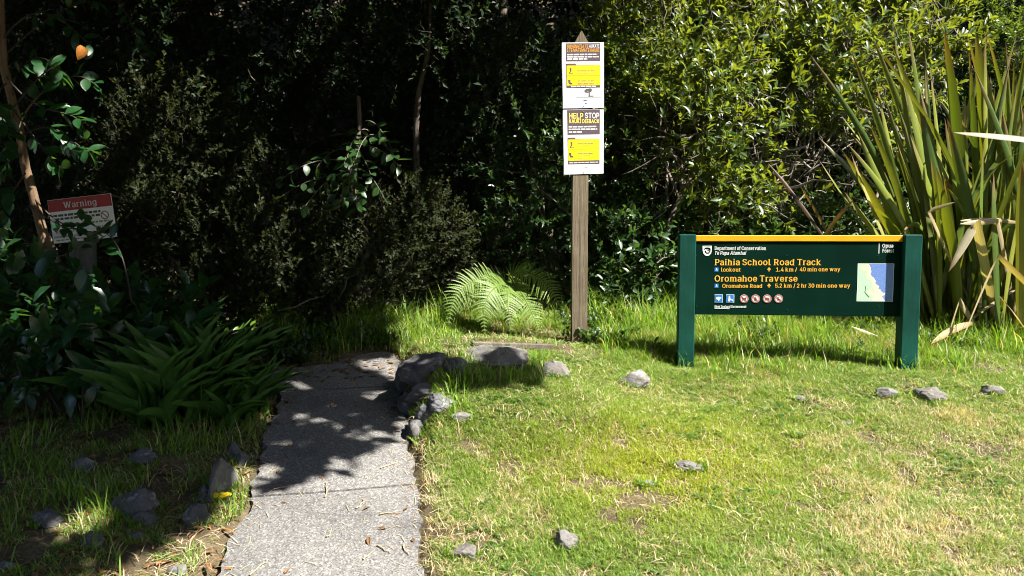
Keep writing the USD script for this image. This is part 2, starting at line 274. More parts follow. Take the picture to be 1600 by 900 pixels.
# ------------------------------------------------------------------ ground and path
SLOPE = 0.18
def edge_right(y):                 # the path's right edge, x as a function of y
    return np.interp(y, [0, 2.4, 2.7, 3.0, 3.3, 3.6, 3.9, 4.2, 4.5, 9], [-0.10, -0.28, -0.33, -0.375, -0.42, -0.47, -0.56, -0.61, -0.60, -0.60])
def H0(x, y):
    """The general slope: up towards the bush, then a steep wooded bank."""
    y = np.asarray(y, float)
    return SLOPE * np.clip(y, -2, 7.6) + 1.25 * np.clip(y - 7.6, 0, 8) + 0.05 * np.clip(y - 15.6, 0, 1e9)
PINS = [at(905.5, 540, 4.64), at(1071, 577, 4.31), at(1418, 580, 4.19)]
def H(x, y):
    x = np.asarray(x, float); y = np.asarray(y, float)
    z = H0(x, y)
    p = np.stack([x, y, x * 0], -1)
    near = smooth(14, 8, np.hypot(x, y - 4))
    z = z + near * (fbm(p * 1.3, 3, 3) - 0.5) * 0.07 + near * (fbm(p * 7, 2, 5) - 0.5) * 0.02
    d = x - edge_right(y)
    step = 0.15 * smooth(0.02, 0.14, d) * smooth(3.0, 3.7, y) * smooth(4.8, 4.3, y) * smooth(1.6, 0.3, d)
    left = 0.05 * smooth(0.0, -0.3, x + 1.2)
    z = z + step + left
    for q in PINS:
        z = z + (q[2] - 0.005 - z) * np.exp(-((x - q[0]) ** 2 + (y - q[1]) ** 2) / .16 ** 2)
    return z
PATH_PX = [(330, 905), (362, 850), (388, 790), (398, 745), (412, 690), (428, 650), (436, 620), (424, 603), (398, 592), (402, 584), (460, 576), (520, 566), (560, 555), (596, 551),
           (616, 553), (626, 566), (622, 600), (630, 640), (640, 680), (644, 720), (652, 762), (656, 800), (660, 850), (668, 905)]
def onplane(px, py):
    r = ray(px, py); d = CAM[2] / (SLOPE - r[2]); return CAM + r * d
pp = np.array([onplane(*q)[:2] for q in PATH_PX])
near_l, near_r = pp[0], pp[-1]
pp = np.vstack([pp, [near_r + [0.35, -1.2]], [near_r + [0.55, -4.5]], [near_l + [0.1, -4.5]], [near_l + [-0.02, -1.2]]])
path_poly = Polygon(pp).buffer(0.03).buffer(-0.03)
def rough_outline(poly, amp, seed):
    e = poly.exterior; n = int(e.length / 0.03)
    q = np.array([e.interpolate(k / n, normalized=True).coords[0] for k in range(n)])
    w = (fbm(np.c_[q * 9, np.zeros(n)], 3, seed) - 0.5) * amp + (fbm(np.c_[q * 40, np.zeros(n)], 2, seed + 2) - 0.5) * amp * 0.5
    t = unit(np.roll(q, -1, 0) - np.roll(q, 1, 0)); nrm = np.c_[t[:, 1], -t[:, 0]]
    return Polygon(q + nrm * w[:, None]).buffer(0)
path_poly = rough_outline(path_poly, 0.07, 11)
if path_poly.geom_type != 'Polygon': path_poly = max(path_poly.geoms, key=lambda g: g.area)
def in_path(x, y, grow=0.0):
    return shapely.contains_xy(path_poly.buffer(grow), x, y)
def ground_z(x, y):
    z = H(x, y)
    inside = in_path(x, y, 0.02)
    return np.where(inside, np.minimum(H0(x, y) - 0.03, z), z)
def G(px, py):
    """Where the sight line through a pixel meets the ground."""
    r = ray(px, py); d = np.linspace(1.2, 9, 4000)
    p = CAM + r * d[:, None]
    hit = np.nonzero(p[:, 2] < H(p[:, 0], p[:, 1]))[0]
    return p[hit[0]] if len(hit) else p[-1]
xs = np.concatenate([np.linspace(-60, -5, 24)[:-1], np.arange(-5, 5, 0.05), np.linspace(5, 60, 24)])
ys = np.concatenate([np.linspace(-60, 1.0, 24)[:-1], np.arange(1.0, 6.4, 0.04), np.linspace(6.4, 20, 40)[:-1], np.linspace(20, 70, 10)])
gx, gy = np.meshgrid(xs, ys)
gz = ground_z(gx.ravel(), gy.ravel())
nx, ny = len(xs), len(ys)
ii, jj = np.meshgrid(np.arange(ny - 1), np.arange(nx - 1), indexing='ij')
gq = np.stack([ii * nx + jj, ii * nx + jj + 1, (ii + 1) * nx + jj + 1, (ii + 1) * nx + jj], -1).reshape(-1, 4)
tag(obj('ground', (np.c_[gx.ravel(), gy.ravel(), gz], gq), M['soil'], smooth=True), kind='structure')

path = UsdGeom.Xform.Define(stage, '/World/path').GetPrim()
tag(path, 'grey exposed aggregate footpath running from the lawn up into the dark bush', kind='structure')
def joint(pxa, pya, pxb, pyb):
    a, b = onplane(pxa, pya)[:2], onplane(pxb, pyb)[:2]
    d = b - a; a2, b2 = a - d * 2, b + d * 2
    return LineString([a2, a2 * .62 + b2 * .38 + [0, .004], a2 * .5 + b2 * .5 - [0, .006], a2 * .4 + b2 * .6 + [0, .003], b2]).buffer(0.007)
slabs = path_poly.difference(joint(392, 778, 655, 758)).difference(joint(430, 612, 625, 604))
for g in sorted(getattr(slabs, 'geoms', [slabs]), key=lambda g: g.centroid.y):
    if g.area < 0.02: continue
    b = g.bounds; cells = []
    # a fine sheet so that the slab follows the slope and dips a little
    step = 0.05
    m = trimesh.creation.extrude_polygon(g.simplify(0.003), 0.09, engine='earcut')
    v, f = vf(m)
    v[:, 2] += -0.09 + H0(v[:, 0], v[:, 1]) + 0.004
    obj('slab', (v, f), M['concrete'], path)

# ------------------------------------------------------------------ leaves
def T_diamond(fold=0.10):
    return np.array([[0, 0, 0], [.45, -.5, fold], [1, 0, -.06], [.45, .5, fold]]), np.array([[0, 2, 1], [0, 3, 2]])
def T_hex(fold=0.10, peak=0.5):
    v = np.array([[0, 0, 0], [.28, -.40, fold * .8], [.66, -.42, fold * .7], [1, 0, -.10], [.66, .42, fold * .7], [.28, .40, fold * .8], [.5, 0, 0.02]])
    f = np.array([[6, 1, 0], [6, 2, 1], [6, 3, 2], [6, 4, 3], [6, 5, 4], [6, 0, 5]])
    return v, f
def T_leaf(n=6, fold=0.12, droop=0.25, wide=0.45):
    """A smooth pointed leaf: n rows of three."""
    t = np.linspace(0, 1, n + 1); w = np.sin(np.pi * t ** (np.log(.5) / np.log(wide))) ** 0.8 * .5
    v, f = [], []
    for k in range(n + 1):
        for s in (-1, 0, 1):
            v.append([t[k], s * w[k], -droop * t[k] ** 2 + abs(s) * w[k] * fold * 2 * .5])
    for k in range(n):
        for s in (0, 1):
            a = k * 3 + s; f += [[a, a + 1, a + 4], [a, a + 4, a + 3]]
    return np.array(v), np.array(f)
TD, TH, TL = T_diamond(), T_hex(), T_leaf()
def leaves(base, d, n, length, width, T=TD):
    """Many leaves as one mesh: base points, directions, upper-side normals."""
    v0, f0 = T; k = len(base)
    d = unit(d); n = unit(n - d * (n * d).sum(-1, keepdims=True)); s = np.cross(d, n)
    length = np.broadcast_to(length, (k,))[:, None, None]; width = np.broadcast_to(width, (k,))[:, None, None]
    v = base[:, None] + length * v0[None, :, 0:1] * d[:, None] + width * v0[None, :, 1:2] * s[:, None] + length * v0[None, :, 2:3] * n[:, None]
    f = f0[None] + (np.arange(k) * len(v0))[:, None, None]
    return v.reshape(-1, 3), f.reshape(-1, 3)
def blob(px, py, d, rx, ry, rd, w=1.0):
    """An ellipsoid of foliage seen at a pixel: half sizes rx, ry in photograph pixels, rd in metres."""
    c = at(px, py, d); s = d / FPX
    return np.array([*c, rx * s, rd, ry * s, w])
def in_blobs(blobs, n, r, gap=0.42, freq=3.0, seed=0, shell=0.5):
    blobs = np.array(blobs); vol = blobs[:, 3] * blobs[:, 5] * blobs[:, 6]
    out, tot = [], 0
    for _ in range(30):
        k = r.choice(len(blobs), size=n * 2, p=vol / vol.sum()); b = blobs[k]
        dd = unit(r.normal(size=(n * 2, 3))); rad = r.random((n * 2, 1)) ** (shell / 1.0 * 0.6)
        p = b[:, :3] + dd * rad * b[:, 3:6]
        keep = (noise(p * freq, seed + 17) * .65 + noise(p * freq * 2.3, seed + 31) * .35) > gap
        keep &= p[:, 2] > H(p[:, 0], p[:, 1]) + 0.03
        o = unit((p - b[:, :3]) / b[:, 3:6] ** 1.0)
        out.append(np.c_[p, o][keep]); tot += keep.sum()
        if tot >= n: break
    a = np.vstack(out)[:n]
    return a[:, :3], a[:, 3:]
def twigs_of(p, o, r, k, tl, L_, W_, up=0.45, jit=0.5, spread=0.9, T=TD, lens=0.45, tip=0.35, t0=0.2):
    """k leaves spiralling up each twig that starts at p and grows outward o."""
    n = len(p)
    d = unit(o * 0.7 + np.array([0, 0, up]) + r.normal(size=(n, 3)) * jit)
    a = unit(np.cross(d, r.normal(size=(n, 3)))); b = np.cross(d, a)
    t = np.linspace(t0, 1, k)[None, :] + r.normal(size=(n, k)) * 0.04
    ang = np.arange(k)[None, :] * 2.4 + r.random((n, 1)) * 6.28 + r.normal(size=(n, k)) * .3
    tlen = tl * r.uniform(0.6, 1.3, (n, 1))
    base = p[:, None] + d[:, None] * (tlen * t)[..., None]
    rad = np.cos(ang)[..., None] * a[:, None] + np.sin(ang)[..., None] * b[:, None]
    op = spread * (1 - tip * t)[..., None]
    ld = unit(d[:, None] * (1.05 - op * .6) + rad * op + r.normal(size=(n, k, 3)) * .12)
    nn = d[:, None] + np.array([0, 0, .35]) + r.normal(size=(n, k, 3)) * .25
    sz = (r.uniform(1 - lens, 1 + lens, (n, k)) * (0.75 + .25 * t)).reshape(-1)
    m = leaves(base.reshape(-1, 3), ld.reshape(-1, 3), nn.reshape(-1, 3), L_ * sz, W_ * sz, T)
    return m, d, tlen[:, 0]
def twig_tubes(p, d, tl, rad):
    """Thin three-sided twigs as one mesh."""
    n = len(p); a = unit(np.cross(d, [0.3, 0.2, 1])); b = np.cross(d, a)
    ang = np.arange(3) * 2 * np.pi / 3
    ring = np.cos(ang)[None, :, None] * a[:, None] + np.sin(ang)[None, :, None] * b[:, None]
    v = np.concatenate([p[:, None] + ring * rad, (p + d * np.asarray(tl)[:, None])[:, None] + ring * rad * .5], 1)
    f0 = np.array([[0, 1, 4], [0, 4, 3], [1, 2, 5], [1, 5, 4], [2, 0, 3], [2, 3, 5]])
    return v.reshape(-1, 3), (f0[None] + (np.arange(n) * 6)[:, None, None]).reshape(-1, 3)
PROTECT = []                        # points that stand in the sun in the photograph
def shrub(name, label, category, blobs, n, k, tl, L_, W_, mat, seed, base=None, stems=5, stem_mat='bark', stem_r=0.02, gap=0.42, freq=3.0, T=TD, up=.45, group=None, shell=.5, lit=False, pick=0, bare=0, trunk=None, spread=0.9, twr=0.0015, tw='dark_twig', t0=.2):
    """A bush or tree: trunk (tapered, with limbs that run to the foliage), crown, twigs; the leaves that show largest are parts."""
    r = np.random.default_rng(seed)
    blobs = [b for b in blobs]
    c = np.array(blobs)[:, :3].mean(0)
    if base is None: base = np.array([c[0], c[1] + .1, H(c[0], c[1])])
    base = np.asarray(base, float); base[2] = H(base[0], base[1])
    t = thing(name, label, category, base, group)
    loc = base
    wood = []
    if trunk is not None:
        wood.append(tube(np.array(trunk[0]) - loc, trunk[1], 8, seed, .18))
        start = np.array(trunk[0][-1]); mid = np.array(trunk[0][len(trunk[0]) // 2])
    for q in range(stems):
        b = blobs[q % len(blobs)]
        e = b[:3] + unit(r.normal(size=3)) * b[3:6] * .7
        if trunk is not None: s0 = start * (w := r.random()) + mid * (1 - w)
        else: s0 = base + [r.normal() * .08, r.normal() * .08, -.03]
        n_ = 9; ln = wander(s0, e, n_, .035, seed * 31 + q)
        ln[:, 2] += np.sin(np.linspace(0, np.pi, n_)) * .08
        wood.append(tube(ln - loc, np.linspace(stem_r, stem_r * .25, n_), 6, seed + q, .15))
        for z in range(3):
            k0 = r.integers(3, n_ - 1); e2 = ln[k0] + unit(r.normal(size=3) + [0, -.5, .2]) * r.uniform(.2, .55)
            wood.append(tube(wander(ln[k0], e2, 6, .02, seed * 77 + q * 5 + z) - loc, np.linspace(stem_r * .4, stem_r * .12, 6), 5, q))
    for q in range(bare):             # bare grey twigs near the surface
        b = blobs[r.integers(len(blobs))]; o = unit(r.normal(size=3) - [0, .6, .1])
        s0 = b[:3] + o * b[3:6] * r.uniform(.5, .95); e = s0 + unit(r.normal(size=3) * [1, .6, .8]) * r.uniform(.15, .5)
        wood.append(tube(wander(s0, e, 6, .02, seed * 13 + q) - loc, np.linspace(r.uniform(.003, .008) * (2.2 if q % 9 == 0 else 1), .0018, 6), 5, q, .2))
    if wood: obj('trunk' if trunk is not None else 'stem', cat(wood), M[stem_mat], t, smooth=True)
    p, o = in_blobs(blobs, n, r, gap, freq, seed, shell)
    m, d, tln = twigs_of(p, o, r, k, tl, L_, W_, up, T=T, spread=spread, t0=t0)
    v, f = m
    if pick:                          # the largest leaves in view become parts of their own
        nv, nf = len(T[0]), len(T[1]); nl = len(v) // nv
        cen = v.reshape(nl, nv, 3).mean(1); X, Y, D = project(cen)
        size = np.linalg.norm(v.reshape(nl, nv, 3)[:, 0] - v.reshape(nl, nv, 3).max(1), axis=1) / D
        cell = {}; score = np.where((X > 0) & (X < 1600) & (Y > 0) & (Y < 900), 1 / D + size * .5, -1)
        # nearest leaf of each patch of the picture
        key = (X // 14).astype(int) * 1000 + (Y // 12).astype(int)
        order = np.argsort(-score); seen = set(); chosen = []
        for q in order:
            if score[q] < 0 or len(chosen) >= pick: break
            if key[q] in seen: continue
            seen.add(key[q]); chosen.append(q)
        chosen = np.array(chosen)
        for q in chosen:
            obj('leaf', (v[q * nv:(q + 1) * nv] - loc, T[1]), M[mat], t, smooth=True)
        keep = np.ones(nl, bool); keep[chosen] = False
        v = v.reshape(nl, nv, 3)[keep].reshape(-1, 3)
        f = (T[1][None] + (np.arange(keep.sum()) * nv)[:, None, None]).reshape(-1, 3)
    cr = obj('crown', (v - loc, f), M[mat], t, smooth=len(T[0]) > 4)
    if pick or True: tag(cr, kind='stuff')
    if twr:
        tag(obj('twigs', twig_tubes(p - loc, d, tln, twr), M[tw], t), kind='stuff')
    if lit: PROTECT.append(p[r.random(len(p)) < min(1, 700 / len(p))])
    return t

# ------------------------------------------------------------------ lettering
def outline(m):
    v, f = vf(m); top = v[:, 2].max()
    tri = v[f]; up = (tri[:, :, 2] > top - 1e-6).all(1)
    return shapely.union_all(shapely.polygons(tri[up][:, :, :2])).buffer(0)
GL = {}
def glyph(ch, serif, bold):
    if (ch, serif, bold) in GL: return GL[ch, serif, bold]
    p = outline(meshkit.text_mesh(ch, 1.0, 0.01, bold=bold))
    if serif and ch.isalnum():
        x0, y0, x1, y1 = p.bounds
        q = p.intersection(affinity.translate(p, 0, .03)).intersection(affinity.translate(p, 0, -.03)).buffer(.004)
        qx0, qy0, qx1, qy1 = q.bounds
        q = affinity.translate(affinity.scale(q, 1.05, (y1 - y0) / (qy1 - qy0), origin=(qx0, qy0)), x0 - qx0, y0 - qy0)
        def runs(lo, hi):
            c = q.intersection(box(-9, lo, 9, hi))
            return [g.bounds for g in getattr(c, 'geoms', [c]) if not g.is_empty and g.area > 1e-4]
        x0, y0, x1, y1 = q.bounds; adds = []; S, Tk = .085, .055
        if ch in 'AFHIKMNPRTYXfhiklmnrpq147':
            adds += [box(b[0] - S, y0, b[2] + S, y0 + Tk) for b in runs(y0 + .01, y0 + .05)]
        if ch in 'DEFHIKMNPRUVWXYBLvwy': adds += [box(b[0] - S, y1 - Tk, b[2] + S, y1) for b in runs(y1 - .05, y1 - .01) if b[2] - b[0] < .4] or [box(x0 - S, y1 - Tk, x0 + .1, y1)]
        if ch in 'bdhkl': adds += [box(b[0] - S, y1 - Tk, b[2], y1) for b in runs(y1 - .05, y1 - .01)]
        if ch in 'mnpru': adds.append(box(x0 - S, y1 - Tk * 1.6, x0 + .1, y1 - Tk * .6))
        if ch in 'du': adds.append(box(x1 - .1, y0 + .0, x1 + S, y0 + Tk))
        if ch == 'T': adds += [box(x0, y1 - .2, x0 + .05, y1), box(x1 - .05, y1 - .2, x1, y1)]
        p = shapely.union_all([q] + adds)
    p = p.simplify(.008)
    GL[ch, serif, bold] = p
    return p
def text_shape(text, serif=False, bold=True, italic=0.0, gap=0.13, space=0.34):
    x, out = 0.0, []
    for ch in text:
        if ch == ' ': x += space; continue
        if ch == 'Ā':
            p = glyph('A', serif, bold); b = p.bounds
            p = p.union(box(b[0] + .15, b[3] + .06, b[2] - .15, b[3] + .16))
        else: p = glyph(ch, serif, bold)
        b = p.bounds
        out.append(affinity.translate(p, x - b[0], 0)); x += b[2] - b[0] + gap
    s = shapely.union_all(out)
    return affinity.skew(s, xs=italic, origin=(0, 0)) if italic else s
def fit(shape, x0, x1, y0, h=None):
    """The shape scaled to run from x0 to x1 with its baseline at y0; h is the height of a capital."""
    b = shape.bounds; sx = (x1 - x0) / (b[2] - b[0]); sy = h if h else sx
    return affinity.affine_transform(shape, [sx, 0, 0, sy, x0 - b[0] * sx, y0])

class Face:
    """An upright flat face: origin o, ex along it to the right, ez up it, ey away from the viewer. Prints are thin plates on it."""
    def __init__(s, o, ex, ez, loc):
        s.o, s.ex = np.asarray(o, float), unit(ex); s.ey = unit(np.cross(np.asarray(ez, float), s.ex)); s.ez = np.cross(s.ex, s.ey); s.loc = np.asarray(loc, float)
    def uv(s, px, py):
        r = ray(px, py); d = np.dot(s.o - CAM, s.ey) / np.dot(r, s.ey)
        q = CAM + r * d - s.o
        return np.dot(q, s.ex), np.dot(q, s.ez)
    def local(s, v):                  # (u, depth, w) to the thing's own space
        v = np.asarray(v); return s.o - s.loc + v[:, 0:1] * s.ex + v[:, 1:2] * s.ey + v[:, 2:3] * s.ez
    def box(s, u0, y0, w0, u1, y1, w1, ch=0):
        v, f = bx(u0, y0, w0, u1, y1, w1, ch); return s.local(v), f
    def plate(s, shape, front, thick=0.0008):
        ms = []
        for g in getattr(shape, 'geoms', [shape]):
            if g.is_empty or g.geom_type != 'Polygon' or g.area < 1e-8: continue
            v, f = vf(trimesh.creation.extrude_polygon(g, thick, engine='earcut'))
            ms.append((s.local(np.c_[v[:, 0], front - v[:, 2], v[:, 1]]), f))
        return cat(ms)
    def pxbox(s, x0, y0, x1, y1):
        a, b = s.uv(x0, y1), s.uv(x1, y0); return box(a[0], a[1], b[0], b[1])
    def text(s, t, x0, x1, ybase, cap, **k):
        a, b = s.uv(x0, ybase), s.uv(x1, ybase); c = s.uv(x0, ybase - cap)
        sh = fit(text_shape(t, **k), a[0], b[0], 0, c[1] - a[1])
        return affinity.skew(affinity.translate(sh, 0, a[1]), ys=math.degrees(math.atan2(b[1] - a[1], b[0] - a[0])), origin=(a[0], a[1]))
    def dot(s, px, py, r):
        c = s.uv(px, py); e = s.uv(px + r, py); return Point(*c).buffer(abs(e[0] - c[0]), 10)
    def poly(s, pts): return Polygon([s.uv(*q) for q in pts]).buffer(0)

# ------------------------------------------------------------------ the green track sign
DL, DR = 4.31, 4.19
a0, b0 = at(1058.5, 578, DL), at(1433.5, 580, DR)
a0[2] = b0[2] = (a0[2] + b0[2]) / 2 - 0.0
sx = unit(np.array([b0[0] - a0[0], b0[1] - a0[1], 0]))
sign = thing('track_sign', 'long dark green track sign with yellow top edge on two green posts in the grass', 'sign', a0)
F = Face(a0, sx, [0, 0, 1], a0)
Wd = np.linalg.norm((b0 - a0)[:2]); PW = 0.088
topL = F.uv(1058, 368)[1]; topR = topL - 0.0
for k, u in enumerate((0.0, Wd - PW)):
    obj('post', F.box(u, 0, -0.4, u + PW, PW, topL + .006, 0.004), M['green_post'], sign)
pz0, pz1 = F.uv(1250, 493)[1], F.uv(1250, 377)[1]
PF = 0.034                              # the panel stands back from the posts' front
Fp = Face(a0 + F.ey * PF, sx, [0, 0, 1], a0)
pz0, pz1 = Fp.uv(1250, 493)[1], Fp.uv(1250, 377.5)[1]
panel = obj('panel', Fp.box(PW + .001, 0, pz0, Wd - PW - .001, .022, pz1, .002), M['green_panel'], sign)
obj('yellow_cap', Fp.box(PW + .001, -.006, pz1 + .0005, Wd - PW - .001, .034, topL + .002, .003), M['yellow_paint'], sign)
fr = -0.0005
S = dict(serif=True, bold=True)
def letter(name, shape, m, front=fr, th=.0008): return obj(name, Fp.plate(shape, front, th), M[m], panel)
letter('lettering', Fp.text('Department of Conservation', 1116.5, 1197, 390.5, 5.6, **S), 'sign_white')
letter('lettering', Fp.text('Te Papa Atawhai', 1117, 1166, 398, 5.6, italic=12, **S), 'sign_white')
letter('lettering', Fp.text('Paihia School Road Track', 1116.5, 1283, 414.0, 9.0, **S), 'sign_yellow')
letter('lettering', Fp.text('lookout', 1126.5, 1157, 424.2, 5.8, **S), 'sign_yellow')
letter('lettering', Fp.text('1.4 km /', 1212, 1245, 424.0, 5.8, **S), 'sign_yellow')
letter('lettering', Fp.text('40 min one way', 1249.5, 1313, 423.6, 5.8, **S), 'sign_yellow')
letter('lettering', Fp.text('Oromahoe Traverse', 1116.5, 1246, 439.6, 9.0, **S), 'sign_yellow')
letter('lettering', Fp.text('Oromahoe Road', 1128.5, 1191, 449.6, 5.8, **S), 'sign_yellow')
letter('lettering', Fp.text('5.2 km / 2 hr 30 min one way', 1211, 1328.5, 449.2, 5.8, **S), 'sign_yellow')
letter('lettering', Fp.text('New Zealand Government', 1116.5, 1166, 481.0, 3.9, gap=.1, **S), 'sign_white')
letter('underline', Fp.pxbox(1116.5, 482.0, 1140, 482.6), 'sign_white')
letter('lettering', Fp.text('Opua', 1378.5, 1395.5, 386.6, 5.4, **S), 'sign_white')
letter('lettering', Fp.text('Forest', 1378.5, 1396.5, 394.4, 5.4, **S), 'sign_white')
letter('divider_line', Fp.pxbox(1372.6, 379.5, 1374.2, 396.3), 'sign_white')
for yb in (421.0, 446.4):                # the arrows that point ahead
    arrow = Fp.poly([(1200.8, yb + 3), (1200.8, yb - 2), (1202.4, yb - 2), (1202.4, yb + 3)]).union(Fp.poly([(1198.6, yb), (1201.6, yb - 3.6), (1204.6, yb), (1203.6, yb + .9), (1201.6, yb - 1.6), (1199.6, yb + .9)]))
    letter('arrow', arrow, 'sign_yellow')
for yb in (421.2, 446.6):                # small blue squares in front of the names
    q = letter('small_symbol', Fp.pxbox(1116.5, yb - 3.1, 1122.6, yb + 3.1), 'blue')
    letter('small_figure', Fp.dot(1119.5, yb - 1.6, .8).union(Fp.poly([(1118.0, yb + 2.2), (1118.7, yb - .8), (1120.3, yb - .8), (1121.2, yb + 2.2), (1119.6, yb + .6)])), 'sign_white', fr - .0009)
# shield with a curling wave
sh = Fp.poly([(1097.8, 384.2), (1112.2, 384.0), (1112.0, 391.5), (1111.0, 396), (1108, 399), (1105, 400), (1102, 399.2), (1099.2, 396.5), (1098.0, 391.5)])
hole = Fp.poly([(1099.6, 389.5), (1101.5, 387.6), (1105, 386.8), (1109, 387.4), (1110.6, 389), (1110.0, 393), (1107.6, 396.6), (1104.0, 396.8), (1101.2, 394.6)])
curl = Fp.dot(1105.6, 392.2, 2.5).difference(Fp.dot(1106.4, 391.6, 1.3))
letter('shield', sh.difference(Fp.poly([(1099.6, 385.4), (1110.6, 385.2), (1110.4, 386.2), (1099.6, 386.4)])).difference(hole).union(curl.union(Fp.poly([(1099.5, 391), (1103, 389), (1104, 390.4), (1100.5, 393)]))), 'sign_white')
for k, (x0, x1) in enumerate(((1116.3, 1129.4), (1134.2, 1147.2))):
    letter('square_symbol', Fp.pxbox(x0, 460.2, x1, 473.0), 'sign_white')
    letter('symbol_field', Fp.pxbox(x0 + .6, 460.8, x1 - .6, 472.4), 'blue', fr - .0009)
letter('bird_figure', Fp.poly([(1118.2, 466), (1120, 464.2), (1124, 463.8), (1127.6, 465.4), (1126.4, 466.4), (1125, 466.6), (1124, 468.8), (1122.6, 470.6), (1121.6, 470.4), (1122, 468.4), (1119.4, 467.6)]), 'sign_white', fr - .0018)
letter('walker_figure', Fp.dot(1139.6, 463.2, 1.1).union(Fp.poly([(1138.2, 464.4), (1140.6, 464.4), (1141.6, 467.2), (1144.6, 467.6), (1144.6, 470.6), (1143.6, 470.6), (1143, 468.8), (1141, 468.8), (1140.4, 470.8), (1137.6, 470.8)])), 'sign_white', fr - .0018)
for k, cx in enumerate((1162.6, 1180.5, 1198.6, 1216.4)):
    letter('prohibition_symbol', Fp.dot(cx, 466.8, 6.7), 'sign_white')
    ring = Fp.dot(cx, 466.8, 6.3).difference(Fp.dot(cx, 466.8, 5.3))
    letter('red_ring', ring, 'red', fr - .0009)
    fig = [Fp.poly([(cx - 3.4, 464.4), (cx - 1.6, 465.6), (cx + 1.6, 465.4), (cx + 3, 463.8), (cx + 3.4, 465.2), (cx + 2.4, 469.8), (cx + 1.6, 469.8), (cx + 1, 467.6), (cx - 1.2, 467.6), (cx - 1.8, 469.8), (cx - 2.6, 469.8), (cx - 2.4, 466.6)]),
           Fp.poly([(cx - 1.8, 470), (cx - 2, 466.6), (cx - .4, 463.4), (cx + .4, 464.8), (cx + 1.8, 466.6), (cx + 1.8, 470)]),
           Fp.poly([(cx - 3.6, 468.6), (cx - 2.6, 466), (cx - .4, 464.8), (cx + 2, 465.2), (cx + 3.6, 467), (cx + 3.2, 469), (cx + 1, 469), (cx, 467.6), (cx - 1.2, 469.2)]),
           Fp.poly([(cx - 3.4, 465.6), (cx + .4, 464.2), (cx + 1, 465.6), (cx - .4, 466.4), (cx + 3.4, 467.6), (cx + 3.2, 469.4), (cx - 2.8, 469.2), (cx - 1.2, 467.2)])][k]
    letter('figure', fig, 'ink', fr - .0009)
    a, b = Fp.uv(cx - 4, 463), Fp.uv(cx + 4, 470.6)
    letter('red_bar', LineString([a, b]).buffer(.0016), 'red', fr - .0018)
ma, mb = Fp.uv(1339, 470), Fp.uv(1396.5, 412.5)
mv, mf = [], []
N = 2
mv = Fp.local(np.array([[ma[0], fr - .0006, ma[1]], [mb[0], fr - .0006, ma[1]], [mb[0], fr - .0006, mb[1]], [ma[0], fr - .0006, mb[1]]]))
obj('map_border', Fp.plate(box(ma[0] - .002, ma[1] - .002, mb[0] + .002, mb[1] + .002), fr, .0004), M['board_white'], panel)
obj('track_map', (mv, np.array([[0, 1, 2], [0, 2, 3]])), M['map'], panel, uv=[[0, 0], [1, 0], [1, 1], [0, 1]])
trail = LineString([Fp.uv(*q) for q in ((1352, 447), (1353, 452), (1351, 456), (1355, 461), (1358, 464))]).buffer(.0012)
letter('trail_line', trail, 'ink', fr - .0008, .0005)
for k_, (px_, py_) in enumerate(((1088, 399), (1088, 478), (1372, 399.5), (1372, 478), (1230, 399), (1230, 484))):
    obj('screw', Fp.plate(Fp.dot(px_, py_, 1.0), 0, .002), M['green_post'], panel)
uu, ww = np.meshgrid(np.linspace(-.02, Wd + .02, 40), np.linspace(.0, topL, 26))
PROTECT.append(F.local(np.c_[uu.ravel(), uu.ravel() * 0, ww.ravel()]) + a0)

# ------------------------------------------------------------------ the tall timber post with two notice boards
DP = 4.64
pb = at(905.5, 540, DP); apex = at(911, 48, DP)
up = unit(apex - pb)
post = thing('notice_post', 'tall weathered timber post with a pointed top carrying two white and yellow notice boards', 'sign', pb)
ex = unit(np.array([1, .03, 0])); PF2 = Face(pb, ex, up, pb)
HP = np.linalg.norm(apex - pb); hw = .0445
ps = HP - .075
prof = Polygon([(-hw, -.4), (hw, -.4), (hw, ps), (.002, HP), (-.002, HP), (-hw, ps)])
pm = trimesh.creation.extrude_polygon(prof.buffer(-.003).buffer(.003, 2), .088, engine='earcut'); v, f = vf(pm)
obj('post', (PF2.local(np.c_[v[:, 0], v[:, 2], v[:, 1]]), f), M['timber'], post)
obj('drying_crack', PF2.plate(Polygon([(-.004, .55), (-.001, .1), (.001, .1), (.0, .6), (-.001, .9)]), 0, .0006), M['ink'], post)
